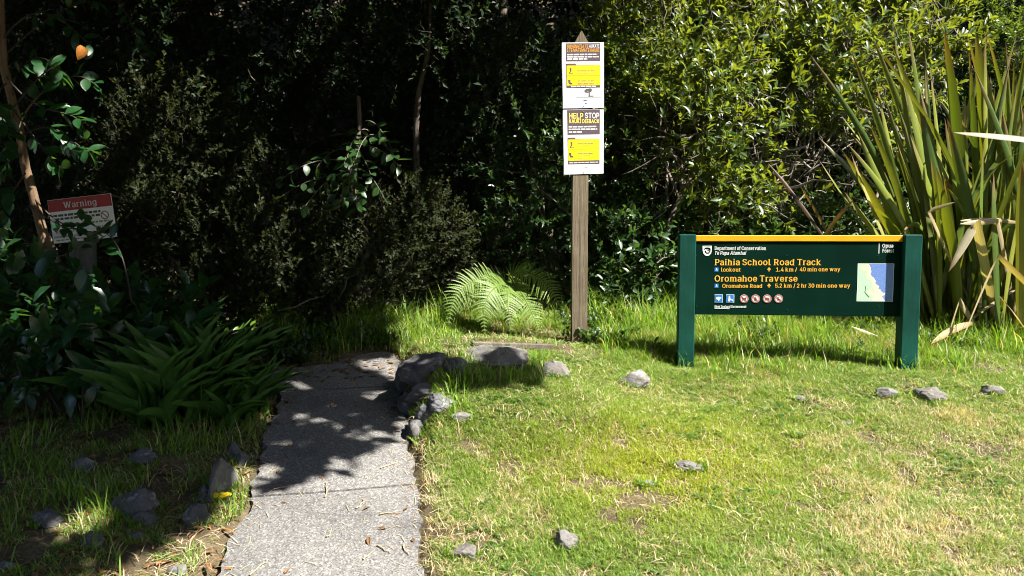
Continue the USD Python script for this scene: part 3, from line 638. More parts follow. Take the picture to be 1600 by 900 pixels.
def notice(c, tl_, tr_, bl_, top):
    """A white notice board screwed to the post's front."""
    Fb = Face(pb - PF2.ey * .004, ex, up, pb)
    pts = [Fb.uv(*q) for q in c]
    shape = Polygon(pts)
    v, f = vf(trimesh.creation.extrude_polygon(shape, .003, engine='earcut'))
    b = obj('notice_board', (Fb.local(np.c_[v[:, 0], .0035 - v[:, 2], v[:, 1]]), f), M['board_white'], post)
    fr2 = .0003
    (x0, y0), (x1, y1), (x2, y2), (x3, y3) = c  # tl tr br bl in pixels
    def px(u, w): # place on the board, 0..1
        return (x0 * (1 - u) + x1 * u) * (1 - w) + (x3 * (1 - u) + x2 * u) * w, (y0 * (1 - u) + y1 * u) * (1 - w) + (y3 * (1 - u) + y2 * u) * w
    def put(name, shape, m, lift=1): return obj(name, Fb.plate(shape, fr2 - .0006 * (lift - 1), .0006), M[m], b)
    def rect(u0, w0, u1, w1): return Fb.poly([px(u0, w0), px(u1, w0), px(u1, w1), px(u0, w1)])
    def word(t, u0, u1, wb, cap):
        p0, p1 = px(u0, wb), px(u1, wb); return Fb.text(t, p0[0], p1[0], p0[1], cap, bold=True, gap=.17, space=.34)
    def lines(u0, u1, w, h, seed, full=1.0):     # small print too fine to read: rows of short dashes
        r = np.random.default_rng(seed); out = []; u = u0; end = u0 + (u1 - u0) * full
        while u < end:
            e = min(u + r.uniform(.05, .14), end); out.append(rect(u, w, e, w + h)); u = e + .018
        return shapely.union_all(out)
    obj('edge_strip', Fb.plate(Polygon([Fb.uv(x0 - .9, y0 + 1), Fb.uv(x0, y0), Fb.uv(x3, y3), Fb.uv(x3 - .9, y3 + .5)]), .0035, .002), M['alu'], b)
    if top:
        put('header', rect(.09, .012, .905, .285), 'board_purple')
        put('lettering', word('ĀWHINATIA TE', .115, .62, .082, 5.0), 'board_orange', 2)
        put('lettering', word('AUKATI', .645, .885, .080, 5.0), 'sign_white', 2)
        put('lettering', word('I TE MATEMATE KAURI', .115, .885, .142, 5.2), 'board_orange', 2)
        for k, (w, fl) in enumerate(((.175, .95), (.21, 1.0), (.243, .65))): put('small_print', lines(.115, .875, w, .019, 3 + k, fl), 'sign_white', 2)
        put('tab', Fb.poly([px(.09, .320), px(.31, .320), px(.34, .348), px(.09, .348)]), 'board_purple')
        put('frame', rect(.09, .345, .912, .69), 'board_purple'); y_, mid, bot = .352, .508, .655
        put('yellow_field', rect(.10, y_, .902, .503), 'board_yellow', 2); put('yellow_field', rect(.10, .509, .902, bot), 'board_yellow', 2)
        put('small_print', lines(.2, .8, .664, .016, 9), 'sign_white', 2)
        for w0 in (.375, .53):
            put('small_print', lines(.36, .78, w0 + .045, .018, 12), 'soft_ink', 3); put('small_print', lines(.36, .8, w0 + .085, .010, 13, .9), 'soft_ink', 3)
        put('small_print', lines(.36, .8, .63, .010, 15, .95), 'soft_ink', 3)
        put('lower_field', rect(.05, .70, .95, .845), 'board_shadow')
        put('tree_emblem', shapely.union_all([Fb.dot(*px(.60, .737), 3.2), Fb.dot(*px(.66, .728), 3.0), Fb.dot(*px(.56, .742), 2.2), rect(.63, .735, .655, .825)]).intersection(rect(.5, .7, .75, .83)).difference(rect(.585, .747, .63, .757)), 'ink', 2)
        put('pale_patch', rect(.32, .795, .60, .835), 'sign_white', 2)
        put('small_print', lines(.62, .76, .815, .012, 21), 'ink', 2)
        put('small_print', lines(.50, .62, .875, .012, 22), 'ink', 1); put('small_print', lines(.53, .58, .925, .014, 24), 'blue', 1)
        iy = (.425, .60)
    else:
        put('header', rect(.10, .005, .905, .385), 'board_purple')
        put('lettering', word('HELP', .14, .49, .135, 8.2), 'pale_yellow', 2); put('lettering', word('STOP', .535, .885, .133, 8.2), 'sign_white', 2)
        put('lettering', word('KAURI DIEBACK', .14, .885, .205, 5.6), 'pale_yellow', 2)
        for k, (w, fl) in enumerate(((.255, .95), (.295, .97), (.337, .45))): put('small_print', lines(.13, .86, w, .019, 33 + k, fl), 'sign_white', 2)
        put('tab', Fb.poly([px(.10, .430), px(.28, .430), px(.31, .46), px(.10, .46)]), 'board_purple')
        put('frame', rect(.10, .455, .90, .845), 'board_purple'); bot = .79
        put('yellow_field', rect(.11, .462, .89, .612), 'board_yellow', 2); put('yellow_field', rect(.11, .618, .89, bot), 'board_yellow', 2)
        put('small_print', lines(.13, .87, .815, .014, 39), 'board_shadow', 2)
        for w0 in (.47, .625):
            put('small_print', lines(.36, .74, w0 + .045, .018, 42), 'soft_ink', 3); put('small_print', lines(.36, .8, w0 + .085, .010, 43, .7), 'soft_ink', 3)
        put('small_print', lines(.36, .8, .745, .010, 45, .6), 'soft_ink', 3)
        put('small_print', lines(.52, .60, .895, .012, 46), 'soft_ink', 1)
        iy = (.54, .70)
    a = px(.19, iy[0]); put('boot_figure', Fb.poly([(a[0] - 1.2, a[1] - 4.2), (a[0] + 1.6, a[1] - 4.4), (a[0] + 1.8, a[1] + .5), (a[0] + .4, a[1] + 3), (a[0] - .4, a[1] + 4), (a[0] - 2.6, a[1] + 4), (a[0] - .6, a[1] + 1)]).union(Fb.poly([(a[0] - 2.6, a[1] + 4.2), (a[0] + 4.6, a[1] + 4.2), (a[0] + 4.6, a[1] + 4.8), (a[0] - 2.6, a[1] + 4.8)])), 'ink', 3)
    a = px(.17, iy[1]); put('brush_figure', Fb.poly([(a[0] - 2.4, a[1] - 3), (a[0] + 1.2, a[1] - 3), (a[0] + 1.2, a[1] + 1), (a[0] + 4.4, a[1] + 2), (a[0] + 4.4, a[1] + 3.8), (a[0], a[1] + 4), (a[0] - 2, a[1] + 1)]), 'ink', 3)
    for u, w in ((.5, .03), (.5, .975)):
        obj('screw', Fb.plate(Fb.dot(*px(u, w), .8), fr2 - .0012, .0012), M['screw'], b)
notice([(878.2, 66.5), (943.8, 66), (943.8, 168.2), (880, 169.2)], 0, 0, 0, True)
notice([(880, 171.6), (943.4, 171), (943, 271), (881.6, 272.6)], 0, 0, 0, False)
for w in np.linspace(.02, HP, 40): PROTECT.append((pb + up * w)[None])
for w in np.linspace(HP - .95, HP + .1, 20):
    PROTECT.append(np.array([pb + up * w + ex * q for q in (-.16, -.12, -.06, 0, .06, .12, .16)]))

# ------------------------------------------------------------------ the warning sign on the left
DW = 4.35
w0 = at(84, 381, DW); w1 = at(183, 370, DW - .02); w2 = at(77, 313, DW)
wb = at(128, 470, DW + .06); wb[2] = H(wb[0], wb[1])
wsign = thing('warning_sign', 'white warning sign with a red heading on a dull post half hidden by leaves', 'sign', wb)
exw = unit(w1 - w0); ezw = unit(w2 - w0 - exw * np.dot(w2 - w0, exw))
Fw = Face(w0, exw, ezw, wb)
ww_, hh_ = np.linalg.norm(w1 - w0), np.linalg.norm(w2 - w0)
wp = obj('sign_plate', Fw.box(0, 0, 0, ww_, .003, hh_, .0008), M['warning_white'], wsign)
obj('post', tube([at(128, 330, DW + .07) - wb, [0, 0, -.3]], .068, 14), M['steel_post'], wsign, smooth=60)
def wl(name, shape, m, lift=1): return obj(name, Fw.plate(shape, -.0004 - .0007 * (lift - 1), .0007), M[m], wp)
wl('red_heading', box(.002, hh_ * .72, ww_ - .002, hh_ - .002), 'red')
wl('lettering', fit(text_shape('Warning', **S), ww_ * .24, ww_ * .76, hh_ * .785, hh_ * .13), 'sign_white', 2)
def dashes(u0, u1, w, h, seed, m):
    r = np.random.default_rng(seed); u, out = u0, []
    while u < u1:
        e = min(u + r.uniform(.012, .03), u1); out.append(box(u, w, e, w + h)); u = e + .006
    wl('small_print', shapely.union_all(out), m)
dashes(ww_ * .06, ww_ * .80, hh_ * .60, .012, 1, 'ink'); dashes(ww_ * .10, ww_ * .80, hh_ * .52, .012, 2, 'ink'); dashes(ww_ * .07, ww_ * .92, hh_ * .375, .010, 3, 'soft_ink')
wl('lettering', fit(text_shape('KEEP TO THE', **S), ww_ * .06, ww_ * .50, hh_ * .225, hh_ * .075), 'red_ink')
wl('lettering', fit(text_shape('TRACKS', **S), ww_ * .70, ww_ * .94, hh_ * .225, hh_ * .075), 'red_ink')
wl('blue_band', box(ww_ * .02, hh_ * .115, ww_ * .98, hh_ * .165), 'board_shadow'); dashes(ww_ * .05, ww_ * .6, hh_ * .05, .006, 6, 'soft_ink')
cc = Point(ww_ * .86, hh_ * .525); wl('red_ring', cc.buffer(.023).difference(cc.buffer(.0175)).union(LineString([(cc.x - .013, cc.y + .013), (cc.x + .013, cc.y - .013)]).buffer(.0025)), 'red_ink')

# ------------------------------------------------------------------ stones
ROCKXY = []
def rock(label, px, py, wpx, hpx, seed, mat='rock', sink=.35, dz=0.0, dep=None, group=None, flat=1.0, yaw=None, d=None):
    """A broken stone, half sunk, whose visible middle lies at a pixel; sizes in photograph pixels at its distance."""
    r = np.random.default_rng(seed)
    g = G(px, py + hpx * .35) if d is None else at(px, py, d)
    s = g[1] / FPX
    m = trimesh.creation.icosphere(4 if wpx > 45 else 3); v = vf(m)[0]
    for _ in range(11):
        n = unit(r.normal(size=3)); c = r.uniform(.58, .86)
        k = v @ n; v = v - np.maximum(k - c, 0)[:, None] * n * .95
    v *= (1 + (fbm(v * 2.2 + seed, 4, seed) - .5) * .34 + (fbm(v * 5 + seed, 3, seed + 3) - .5) * .16 + (fbm(v * 14 + seed, 3, seed + 5) - .5) * .07)[:, None]
    w = wpx * s / 2; h = hpx * s / 2 * flat
    ext = np.ptp(v, axis=0) / 2
    v = (v - (v.max(0) + v.min(0)) / 2) / ext * [w, (dep or w * .8), h / (1 - sink * .5)]
    a = r.uniform(-.25, .25) if yaw is None else yaw
    v = v @ np.array([[math.cos(a), math.sin(a), 0], [-math.sin(a), math.cos(a), 0], [0, 0, 1]])
    v[:, 2] += h * (1 - sink) * .30 + dz
    ROCKXY.append((g[0], g[1], w, (dep or w * .8)))
    t = obj('rock', (v, m.faces), M[mat], smooth=True)
    UsdGeom.Xformable(t).AddTranslateOp().Set(Gf.Vec3d(*map(float, g)))
    return tag(t, label, 'rock', group), g
rock('large grey block at the bend of the path, with its dark side facing the path', 660, 568, 80, 62, 41, 'dark_rock', .2, dz=-.01, dep=.12)
rock('upright dark stone forming the corner where the raised lawn meets the path', 632, 585, 34, 54, 46, 'dark_rock', .15, dep=.08)
rock('broad flat grey slab lying in the grass left of the timber post', 774, 553, 106, 36, 42, 'rock', .3, dep=.15)
rock('pointed grey stone in the lawn below the timber post', 866, 574, 48, 32, 43, 'rock', .3)
rock('wedge shaped grey stone alone in the lawn left of the green sign', 990, 588, 52, 34, 44, 'rock', .3)
rock('rough stone in the lawn edge below the large block at the bend', 662, 608, 64, 34, 45, 'dark_rock', .3)
rock('low stone under dry grass on the broken lawn edge beside the path', 672, 640, 50, 34, 47, 'dark_rock', .3)
rock('dark kerb stone at the path edge just below the upright corner stone', 640, 622, 40, 40, 81, 'dark_rock', .2, dep=.08)
rock('dark kerb stone lowest in the broken row along the raised lawn', 655, 664, 44, 34, 82, 'dark_rock', .25, dep=.08)
rock('brown grey stone filling the row above the lowest kerb stone', 690, 622, 50, 30, 83, 'dark_rock', .3, dep=.08)
rock('low dark kerb stone between the large block and the broad flat slab', 708, 566, 46, 26, 84, 'dark_rock', .3, dep=.1)
rock('dark edging stone on the left path edge above the tall one', 378, 716, 26, 34, 85, 'dark_rock', .25)
rock('dark edging stone between the square stone and the tall marked stone', 322, 768, 34, 40, 86, 'dark_rock', .25)
rock('small pale stone poking from the lawn right of the broken edge', 722, 648, 34, 17, 48, 'rock', .3)
rock('pale stone at the lawn edge near the bottom of the path', 722, 858, 52, 26, 49, 'rock', .45)
rock('smooth flat stone showing through the lawn, widest of the sunken lawn stones', 1076, 725, 56, 13, 50, 'rock', .6)
rock('small dark flat stone sunk in the lawn left of the widest one', 1012, 754, 30, 12, 51, 'rock', .6)
rock('bare grey flat stone in the lawn near the bottom of the picture', 888, 842, 46, 26, 52, 'rock', .75)
rock('tiny grey stone in the lawn below the middle of the green sign', 1246, 678, 24, 9, 53, 'rock', .4)
rock('low flat stone in dry grass left of the three stones by the sign', 1326, 660, 28, 9, 54, 'rock', .5)
rock('grey stone with a dark left side just left of the right sign post foot', 1386, 612, 36, 20, 55, 'rock', .25)
rock('long jagged grey stone in front of the right sign post foot', 1454, 613, 58, 27, 56, 'rock', .3)
rock('flat topped grey stone at the right end of the row of lawn stones', 1551, 607, 40, 20, 57, 'rock', .3)
rock('small pale stone in the lawn near the right edge row', 1250, 622, 26, 9, 58, 'rock', .5)
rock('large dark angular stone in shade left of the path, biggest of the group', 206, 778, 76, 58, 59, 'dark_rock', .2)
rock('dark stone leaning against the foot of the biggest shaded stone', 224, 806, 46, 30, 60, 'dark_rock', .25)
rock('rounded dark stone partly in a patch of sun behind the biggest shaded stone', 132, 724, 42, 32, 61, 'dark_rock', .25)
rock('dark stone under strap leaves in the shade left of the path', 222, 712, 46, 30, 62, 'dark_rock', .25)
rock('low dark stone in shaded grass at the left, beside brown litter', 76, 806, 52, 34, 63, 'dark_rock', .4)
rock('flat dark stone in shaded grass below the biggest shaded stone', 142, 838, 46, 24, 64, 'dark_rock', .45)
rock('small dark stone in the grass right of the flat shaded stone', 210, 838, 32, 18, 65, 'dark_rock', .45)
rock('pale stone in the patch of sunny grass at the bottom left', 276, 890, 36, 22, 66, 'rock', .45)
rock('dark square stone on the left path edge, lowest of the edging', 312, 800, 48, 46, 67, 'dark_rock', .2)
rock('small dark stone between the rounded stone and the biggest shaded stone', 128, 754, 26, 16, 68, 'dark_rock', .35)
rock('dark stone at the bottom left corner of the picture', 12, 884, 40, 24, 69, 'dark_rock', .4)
rock('grey upright stone on the path edge behind the yellow marked one', 366, 702, 30, 40, 72, 'dark_rock', .25)
t, g = rock('tall grey edging stone with a splash of yellow paint on its foot', 343, 738, 50, 84, 70, 'rock', .15, dep=.10)
mk = trimesh.creation.icosphere(3); v = vf(mk)[0] * (1 + (fbm(vf(mk)[0] * 3, 3, 4)[:, None] - .5) * .9) * [.026, .014, .011]
mk2 = cat([(v, mk.faces), (v * .7 + [.022, 0, .004], mk.faces)])
q = at(344, 774, g[1] - .088) - g
obj('paint_mark', (mk2[0] + q, mk2[1]), M['paint_mark'], t, smooth=True)

# ------------------------------------------------------------------ flax bush
FLAX_PTS = []
def flax_blade(parent, base, tip, width, bend, seed, col, tipcol, fold=.5, kink=None, twist=0.0, name='blade', droop=(0, 0, 0)):
    """One sword-shaped blade, folded along its keel, from base to tip (or kinked over)."""
    r = np.random.default_rng(seed); n = 12
    t = np.linspace(0, 1, n + 1)[:, None]
    base, tip = np.asarray(base, float), np.asarray(tip, float)
    if kink is None:
        c = base * (1 - t) + tip * t + np.asarray(bend) * (np.sin(np.pi * t) * .5) + np.asarray(droop) * t ** 3.5
    else:
        k = np.asarray(kink, float)
        tt = t * 2
        c = np.where(t < .5, base * (1 - tt) + k * tt + np.asarray(bend) * np.sin(np.pi * np.clip(tt, 0, 1)) * .5, k * (2 - tt) + tip * (tt - 1))
    tan = unit(np.gradient(c, axis=0))
    view = unit(np.array([r.normal() * .8, -1, r.normal() * .1])); side = unit(np.cross(tan, view))
    a = twist * t + r.normal() * .5
    nn = np.cross(side, tan); side = side * np.cos(a) + nn * np.sin(a); nn = np.cross(side, tan)
    w = width * np.minimum(1, .55 + t * 1.6) * np.clip((1 - t) / .30, 0, 1) ** .6
    w[-1] = .001
    v = np.stack([c - side * w / 2 - nn * w * fold * .5, c, c + side * w / 2 - nn * w * fold * .5], 1).reshape(-1, 3)
    f = []
    for k in range(n):
        for s in (0, 1):
            q = k * 3 + s; f += [[q, q + 1, q + 4], [q, q + 4, q + 3]]
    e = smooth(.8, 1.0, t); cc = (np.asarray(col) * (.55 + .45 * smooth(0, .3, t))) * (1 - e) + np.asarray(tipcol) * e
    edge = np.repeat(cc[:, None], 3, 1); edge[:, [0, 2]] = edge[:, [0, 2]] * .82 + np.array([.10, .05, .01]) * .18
    uv = np.stack([np.stack([np.full(n + 1, s / 2.0 + seed * .37), t[:, 0]], -1) for s in range(3)], 1).reshape(-1, 2)
    FLAX_PTS.append(c)
    loc = FLOC
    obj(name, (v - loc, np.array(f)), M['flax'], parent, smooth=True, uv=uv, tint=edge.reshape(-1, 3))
fr_ = np.random.default_rng(5)
FLOC = at(1520, 585, 5.1); FLOC[2] = H(FLOC[0], FLOC[1])
flax = thing('flax_bush', 'big flax bush of tall olive sword leaves behind the green sign at the right edge', 'plant', FLOC)
GREENS = [(.085, .14, .018), (.14, .185, .022), (.05, .10, .016), (.20, .225, .035), (.10, .135, .028)]
TIPS = [(.14, .08, .03), (.10, .09, .03), (.20, .13, .06)]
def gz(px, d): p = at(px, 500, d); p[2] = H(p[0], p[1]) - .02; return p
# the blades that can be told apart: foot pixel x, distance, tip pixel, tip distance, width in pixels, bend (x)
BL = [(1505, 5.0, 1475, 45, 5.0, 26, .06), (1545, 5.0, 1524, 50, 4.95, 34, .10), (1520, 4.9, 1437, 138, 4.8, 26, -.02), (1455, 4.9, 1368, 122, 4.9, 11, .01), (1560, 5.0, 1577, 88, 4.9, 24, -.05),
      (1530, 5.1, 1514, 78, 5.1, 14, .02), (1480, 4.95, 1408, 106, 5.0, 18, .12), (1600, 4.9, 1602, 170, 4.8, 24, 0), (1560, 4.9, 1548, 120, 5.1, 18, .03), (1470, 5.0, 1446, 108, 5.1, 16, .03),
      (1580, 5.1, 1590, 140, 5.1, 18, 0), (1500, 5.1, 1508, 150, 5.2, 20, 0), (1540, 4.8, 1480, 185, 4.7, 20, .07), (1570, 4.8, 1640, 200, 4.7, 24, -.1), (1590, 4.9, 1566, 170, 4.8, 22, .06),
      (1535, 4.75, 1537, 230, 4.7, 22, 0), (1500, 4.8, 1462, 260, 4.7, 20, .05), (1565, 4.7, 1553, 270, 4.6, 22, .02), (1600, 4.7, 1597, 250, 4.6, 24, .02), (1480, 5.0, 1404, 168, 5.0, 16, .08),
      (1575, 5.0, 1619, 120, 5.0, 22, -.05), (1610, 5.0, 1640, 100, 5.0, 24, -.05)]
for q, (fx, fd, tx, ty, td, wp_, bn) in enumerate(BL):
    flax_blade(flax, gz(fx, fd), at(tx, ty, td), wp_ * 5 / FPX * .82, [bn, 0, 0], 100 + q, GREENS[q % 5], TIPS[q % 3])
for q in range(165):                  # the rest of the fan
    fx = fr_.uniform(1440, 1650); fd = fr_.uniform(4.75, 5.6); b = gz(fx, fd)
    ln = fr_.uniform(.9, 1.95); lean = float(np.clip((fx - 1530) / 120 * .24 + fr_.normal() * .30, -.48, .7))
    tip = b + np.array([lean * ln, fr_.normal() * .15 - .05, ln * math.sqrt(max(.3, 1 - lean ** 2))])
    flax_blade(flax, b, tip, fr_.uniform(.030, .055), [lean * -.30, 0, .05 + abs(lean) * .28], 200 + q, GREENS[fr_.integers(5)], TIPS[fr_.integers(3)],
                droop=np.array([np.sign(lean) * .16, -.12, -.40]) * (fr_.random() < .38) * (lean > -.2) * fr_.uniform(.5, 1.3))
# leaves leaning left over the sign, arching and drooping
for q, (fx, fd, tx, ty, td, wp_, bx_, bz_, c_) in enumerate([(1470, 5.0, 1352, 312, 4.7, 14, 0, .25, 1), (1465, 5.0, 1318, 238, 5.1, 16, 0, .1, 3), (1450, 5.0, 1280, 250, 5.2, 12, 0, .06, 1), (1480, 5.0, 1320, 300, 4.9, 14, -.05, .12, 3),
      (1460, 5.0, 1340, 205, 5.0, 14, .0, .1, 1), (1500, 5.0, 1422, 210, 4.6, 20, .1, .1, 1), (1475, 5.0, 1402, 222, 4.9, 14, .06, .06, 3), (1460, 5.05, 1372, 250, 5.1, 12, .03, .05, 0), (1470, 4.9, 1390, 300, 4.8, 14, 0, .15, 0)]):
    flax_blade(flax, gz(fx, fd), at(tx, ty, td), wp_ * 5 / FPX, [bx_, 0, bz_], 400 + q, GREENS[c_], TIPS[q % 3])
TAN, PALE, RED = (.36, .29, .16), (.46, .41, .28), (.13, .06, .025)
for q, (fx, fy, fd, kx, ky, kd, tx, ty, td, wp_, c_) in enumerate([
        (1515, 470, 4.9, 1452, 330, 4.6, 1492, 316, 4.6, 7, TAN), (1560, 520, 4.9, 1525, 346, 4.55, 1482, 425, 4.5, 13, PALE), (1590, 500, 4.9, 1560, 344, 4.6, 1500, 350, 4.6, 9, TAN),
        (1450, 515, 4.9, 1375, 352, 4.75, 1330, 240, 4.8, 9, (.25, .24, .07)), (1640, 480, 4.6, 1560, 400, 4.6, 1500, 540, 4.5, 9, TAN),
        (1560, 560, 4.8, 1500, 470, 4.7, 1470, 565, 4.6, 10, TAN)]):
    flax_blade(flax, at(fx, fy, fd), at(tx, ty, td), wp_ * 4.8 / FPX, [0, 0, 0], 500 + q, c_, RED if q % 2 else PALE, .3, kink=at(kx, ky, kd), name='dead_blade')
for q, (fx, fy, fd, tx, ty, td, wp_, c_) in enumerate([(1290, 375, 5.0, 1200, 255, 5.1, 6, (.045, .018, .007)), (1282, 380, 4.95, 1334, 312, 4.8, 8, (.22, .13, .06)), (1720, 236, 4.4, 1490, 207, 4.6, 12, (.30, .25, .18)), (1600, 350, 4.7, 1500, 345, 4.6, 6, TAN), (1310, 400, 5.0, 1250, 290, 5.2, 5, (.16, .11, .06)), (1520, 505, 4.7, 1455, 537, 4.5, 11, (.45, .32, .20)),
        (1545, 540, 4.8, 1440, 555, 4.6, 6, TAN), (1440, 565, 4.6, 1330, 510, 4.7, 6, TAN), (1590, 450, 4.8, 1470, 535, 4.7, 5, TAN), (1400, 520, 4.9, 1310, 585, 4.7, 5, (.3, .2, .12)), (1560, 460, 4.75, 1620, 540, 4.6, 8, TAN),
        (1440, 500, 4.9, 1290, 470, 5.0, 6, TAN), (1330, 515, 4.9, 1440, 585, 4.5, 5, (.34, .2, .13))]):
    flax_blade(flax, at(fx, fy, fd), at(tx, ty, td), wp_ * 4.8 / FPX, [0, 0, .03], 600 + q, c_, c_, .3, name='dead_blade')
for c in FLAX_PTS: PROTECT.append(c[::2])

# ------------------------------------------------------------------ fern
fc = at(798, 446, 5.05)
fern = thing('fern', 'pale green fern with drooping fronds at the bush edge left of the timber post', 'fern', [fc[0], fc[1], H(fc[0], fc[1])])
FL = np.array([fc[0], fc[1], H(fc[0], fc[1])])
obj('trunk', tube(wander(FL - [0, 0, .1], fc, 6, .008, 3) - FL, [.03, .026, .022, .02, .02, .015], 9, 2, .3), M['dark_twig'], fern)
def pinna_mesh(b, d, n, L_, W_):
    """A leaflet with a saw-toothed outline."""
    k = max(4, int(L_ / .011)); t = np.linspace(0, 1, 2 * k + 1)
    w = W_ / 2 * np.clip(1.15 - t, 0, 1) ** .7 * np.where(np.arange(2 * k + 1) % 2 == 0, .35, 1.0); w[-1] = 0
    s = np.cross(d, n)
    c = b + d * (t * L_)[:, None] - np.array([0, 0, 1]) * (t ** 2 * L_ * .25)[:, None]
    l, r_ = c + s * w[:, None] + d * (w * .35)[:, None] + n * (w * .12)[:, None], c - s * w[:, None] + d * (w * .35)[:, None] + n * (w * .12)[:, None]
    v = np.stack([l, c, r_], 1).reshape(-1, 3); f = []
    for q in range(2 * k):
        for z in (0, 1):
            a = q * 3 + z; f += [[a, a + 1, a + 4], [a, a + 4, a + 3]]
    return v, np.array(f)
def frond(pts, spread, seed, npin=34):
    r = np.random.default_rng(seed)
    p = np.array(pts); t = np.linspace(0, 1, 40)
    from scipy.interpolate import make_interp_spline
    s = make_interp_spline(np.linspace(0, 1, len(p)), p, k=min(3, len(p) - 1))
    c = s(t); fo = obj('frond', tube(c - FL, np.linspace(.006, .0015, 40), 5), M['leaf_fern'], fern)
    PROTECT.append(c[10:])
    for q in range(npin):
        u = .16 + .84 * (q + .5) / npin
        b = s(u); d0 = unit(s(min(u + .02, 1)) - s(u - .02))
        vw = unit(CAM - b + [.8, 0, 1.0]); n0 = unit(vw - d0 * (vw @ d0)); sd = np.cross(d0, n0)
        L_ = spread * (math.sin(math.pi * min(1, .12 + u * .92)) ** .6) * r.uniform(.78, 1.12)
        for z in (-1, 1):
            d = unit(sd * z + d0 * r.normal(.42, .09) + n0 * r.normal() * .14)
            v, f = pinna_mesh(b, d, n0, max(L_ * .85, .02), .0165 * (.55 + .45 * L_ / spread))
            obj('leaflet', (v - FL, f), M['leaf_fern'], fo)
frond([fc + [0, 0, .02], at(772, 436, 4.85), at(728, 446, 4.72), at(702, 506, 4.62)], .165, 1, 34)
frond([fc + [0, 0, .02], at(786, 444, 4.8), at(764, 460, 4.66), at(757, 518, 4.58)], .16, 2, 34)
frond([fc + [0, 0, .01], at(808, 448, 4.85), at(824, 474, 4.72), at(842, 516, 4.66)], .14, 3, 30)
frond([fc + [0, 0, .03], at(806, 426, 4.9), at(846, 438, 4.76), at(878, 496, 4.70)], .13, 4, 34)
frond([fc + [0, 0, .02], at(796, 446, 4.85), at(794, 466, 4.7), at(800, 516, 4.62)], .13, 7, 30)

# ------------------------------------------------------------------ strap-leaved plants, broad leaves, small plants
def strap_plant(name, label, c, n, length, width, seed, mat, spread=.8, category='plant', group=None):
    r = np.random.default_rng(seed); t = thing(name, label, category, c, group)
    T = T_leaf(7, .35, .0, .35)
    for q in range(n):
        a = r.uniform(0, 6.28); el = r.uniform(.7, 1.42); L_ = length * r.uniform(.6, 1.15)
        d = np.array([math.cos(a) * math.cos(el) * spread, math.sin(a) * math.cos(el) * spread, math.sin(el)]); d = unit(d)
        T0 = T_leaf(7, .35, r.uniform(.15, .5), .35)
        n0 = np.array([-math.cos(a) * math.sin(el), -math.sin(a) * math.sin(el), math.cos(el)])
        v, f = leaves(np.array([[r.normal() * .03, r.normal() * .03, -.01]]), d[None], n0[None], L_, width * r.uniform(.8, 1.15), T0)
        obj('leaf', (v, f), M[mat], t, smooth=True)
    return t
def on(px, py): return G(px, py)
STR = [(300, 655, 30, .42, 'strap leaved plant at the path edge above the yellow marked stone'), (235, 668, 26, .40, 'strap leaved plant in shade, directly above the biggest dark stones'), (350, 612, 28, .44, 'strap leaved plant where the path bends, tallest of the clump'),
       (275, 590, 24, .42, 'strap leaved plant at the back of the clump below the small leaved bush'), (385, 648, 18, .30, 'strap leaved plant spilling onto the path edge'), (180, 640, 18, .38, 'strap leaved plant at the left end of the clump beside broad leaves'), (215, 600, 16, .4, 'strap leaved plant half hidden behind the others, beside broad leaves'),
       (402, 628, 18, .26, 'small strap leaved plant hanging over the path edge, furthest right of the clump'), (356, 664, 20, .30, 'strap leaved plant just behind the grey edging stones'), (318, 628, 26, .44, 'strap leaved plant in the middle of the shaded clump'), (262, 634, 22, .42, 'strap leaved plant between the clump middle and the broad leaves')]
for q, (px, py, n, ln, lab) in enumerate(STR):
    strap_plant('strap_leaved_plant', lab, on(px, py), int(n * 2.3), ln * .95, .013, 800 + q, 'leaf_strap')
LEAFN = [0]
def sprig(parent, loc, pts, n, L_, W_, mat, seed, wood='twig', r0=.004, name='leaf', droop=.2, T=None, facing=None, reach=.25):
    """A thin branch with n single leaves, each a part."""
    r = np.random.default_rng(seed)
    from scipy.interpolate import make_interp_spline
    p = np.array(pts); s = make_interp_spline(np.linspace(0, 1, len(p)), p, k=min(2, len(p) - 1))
    c = s(np.linspace(0, 1, 14)); obj('branch', tube(c - loc, np.linspace(r0, r0 * .35, 14), 6, seed), M[wood], parent, smooth=True)
    for q in range(n):
        u = reach + (1 - reach) * (q + 1) / n; b = s(u); d0 = unit(s(min(1, u + .02)) - s(u - .02))
        ax = unit(np.cross(d0, r.normal(size=3))); d = unit(d0 * .6 + ax * .9 + [0, 0, -.1 + r.normal() * .2])
        nn = (facing if facing is not None else np.array([.2, -.5, .8])) + r.normal(size=3) * .35
        v, f = leaves(b[None], d[None], nn[None], L_ * r.uniform(.75, 1.2), W_ * r.uniform(.8, 1.15), T or T_leaf(6, .12, droop * r.uniform(.3, 1.4), .5))
        obj(name, (v - loc, f), M[mat], parent, smooth=True)
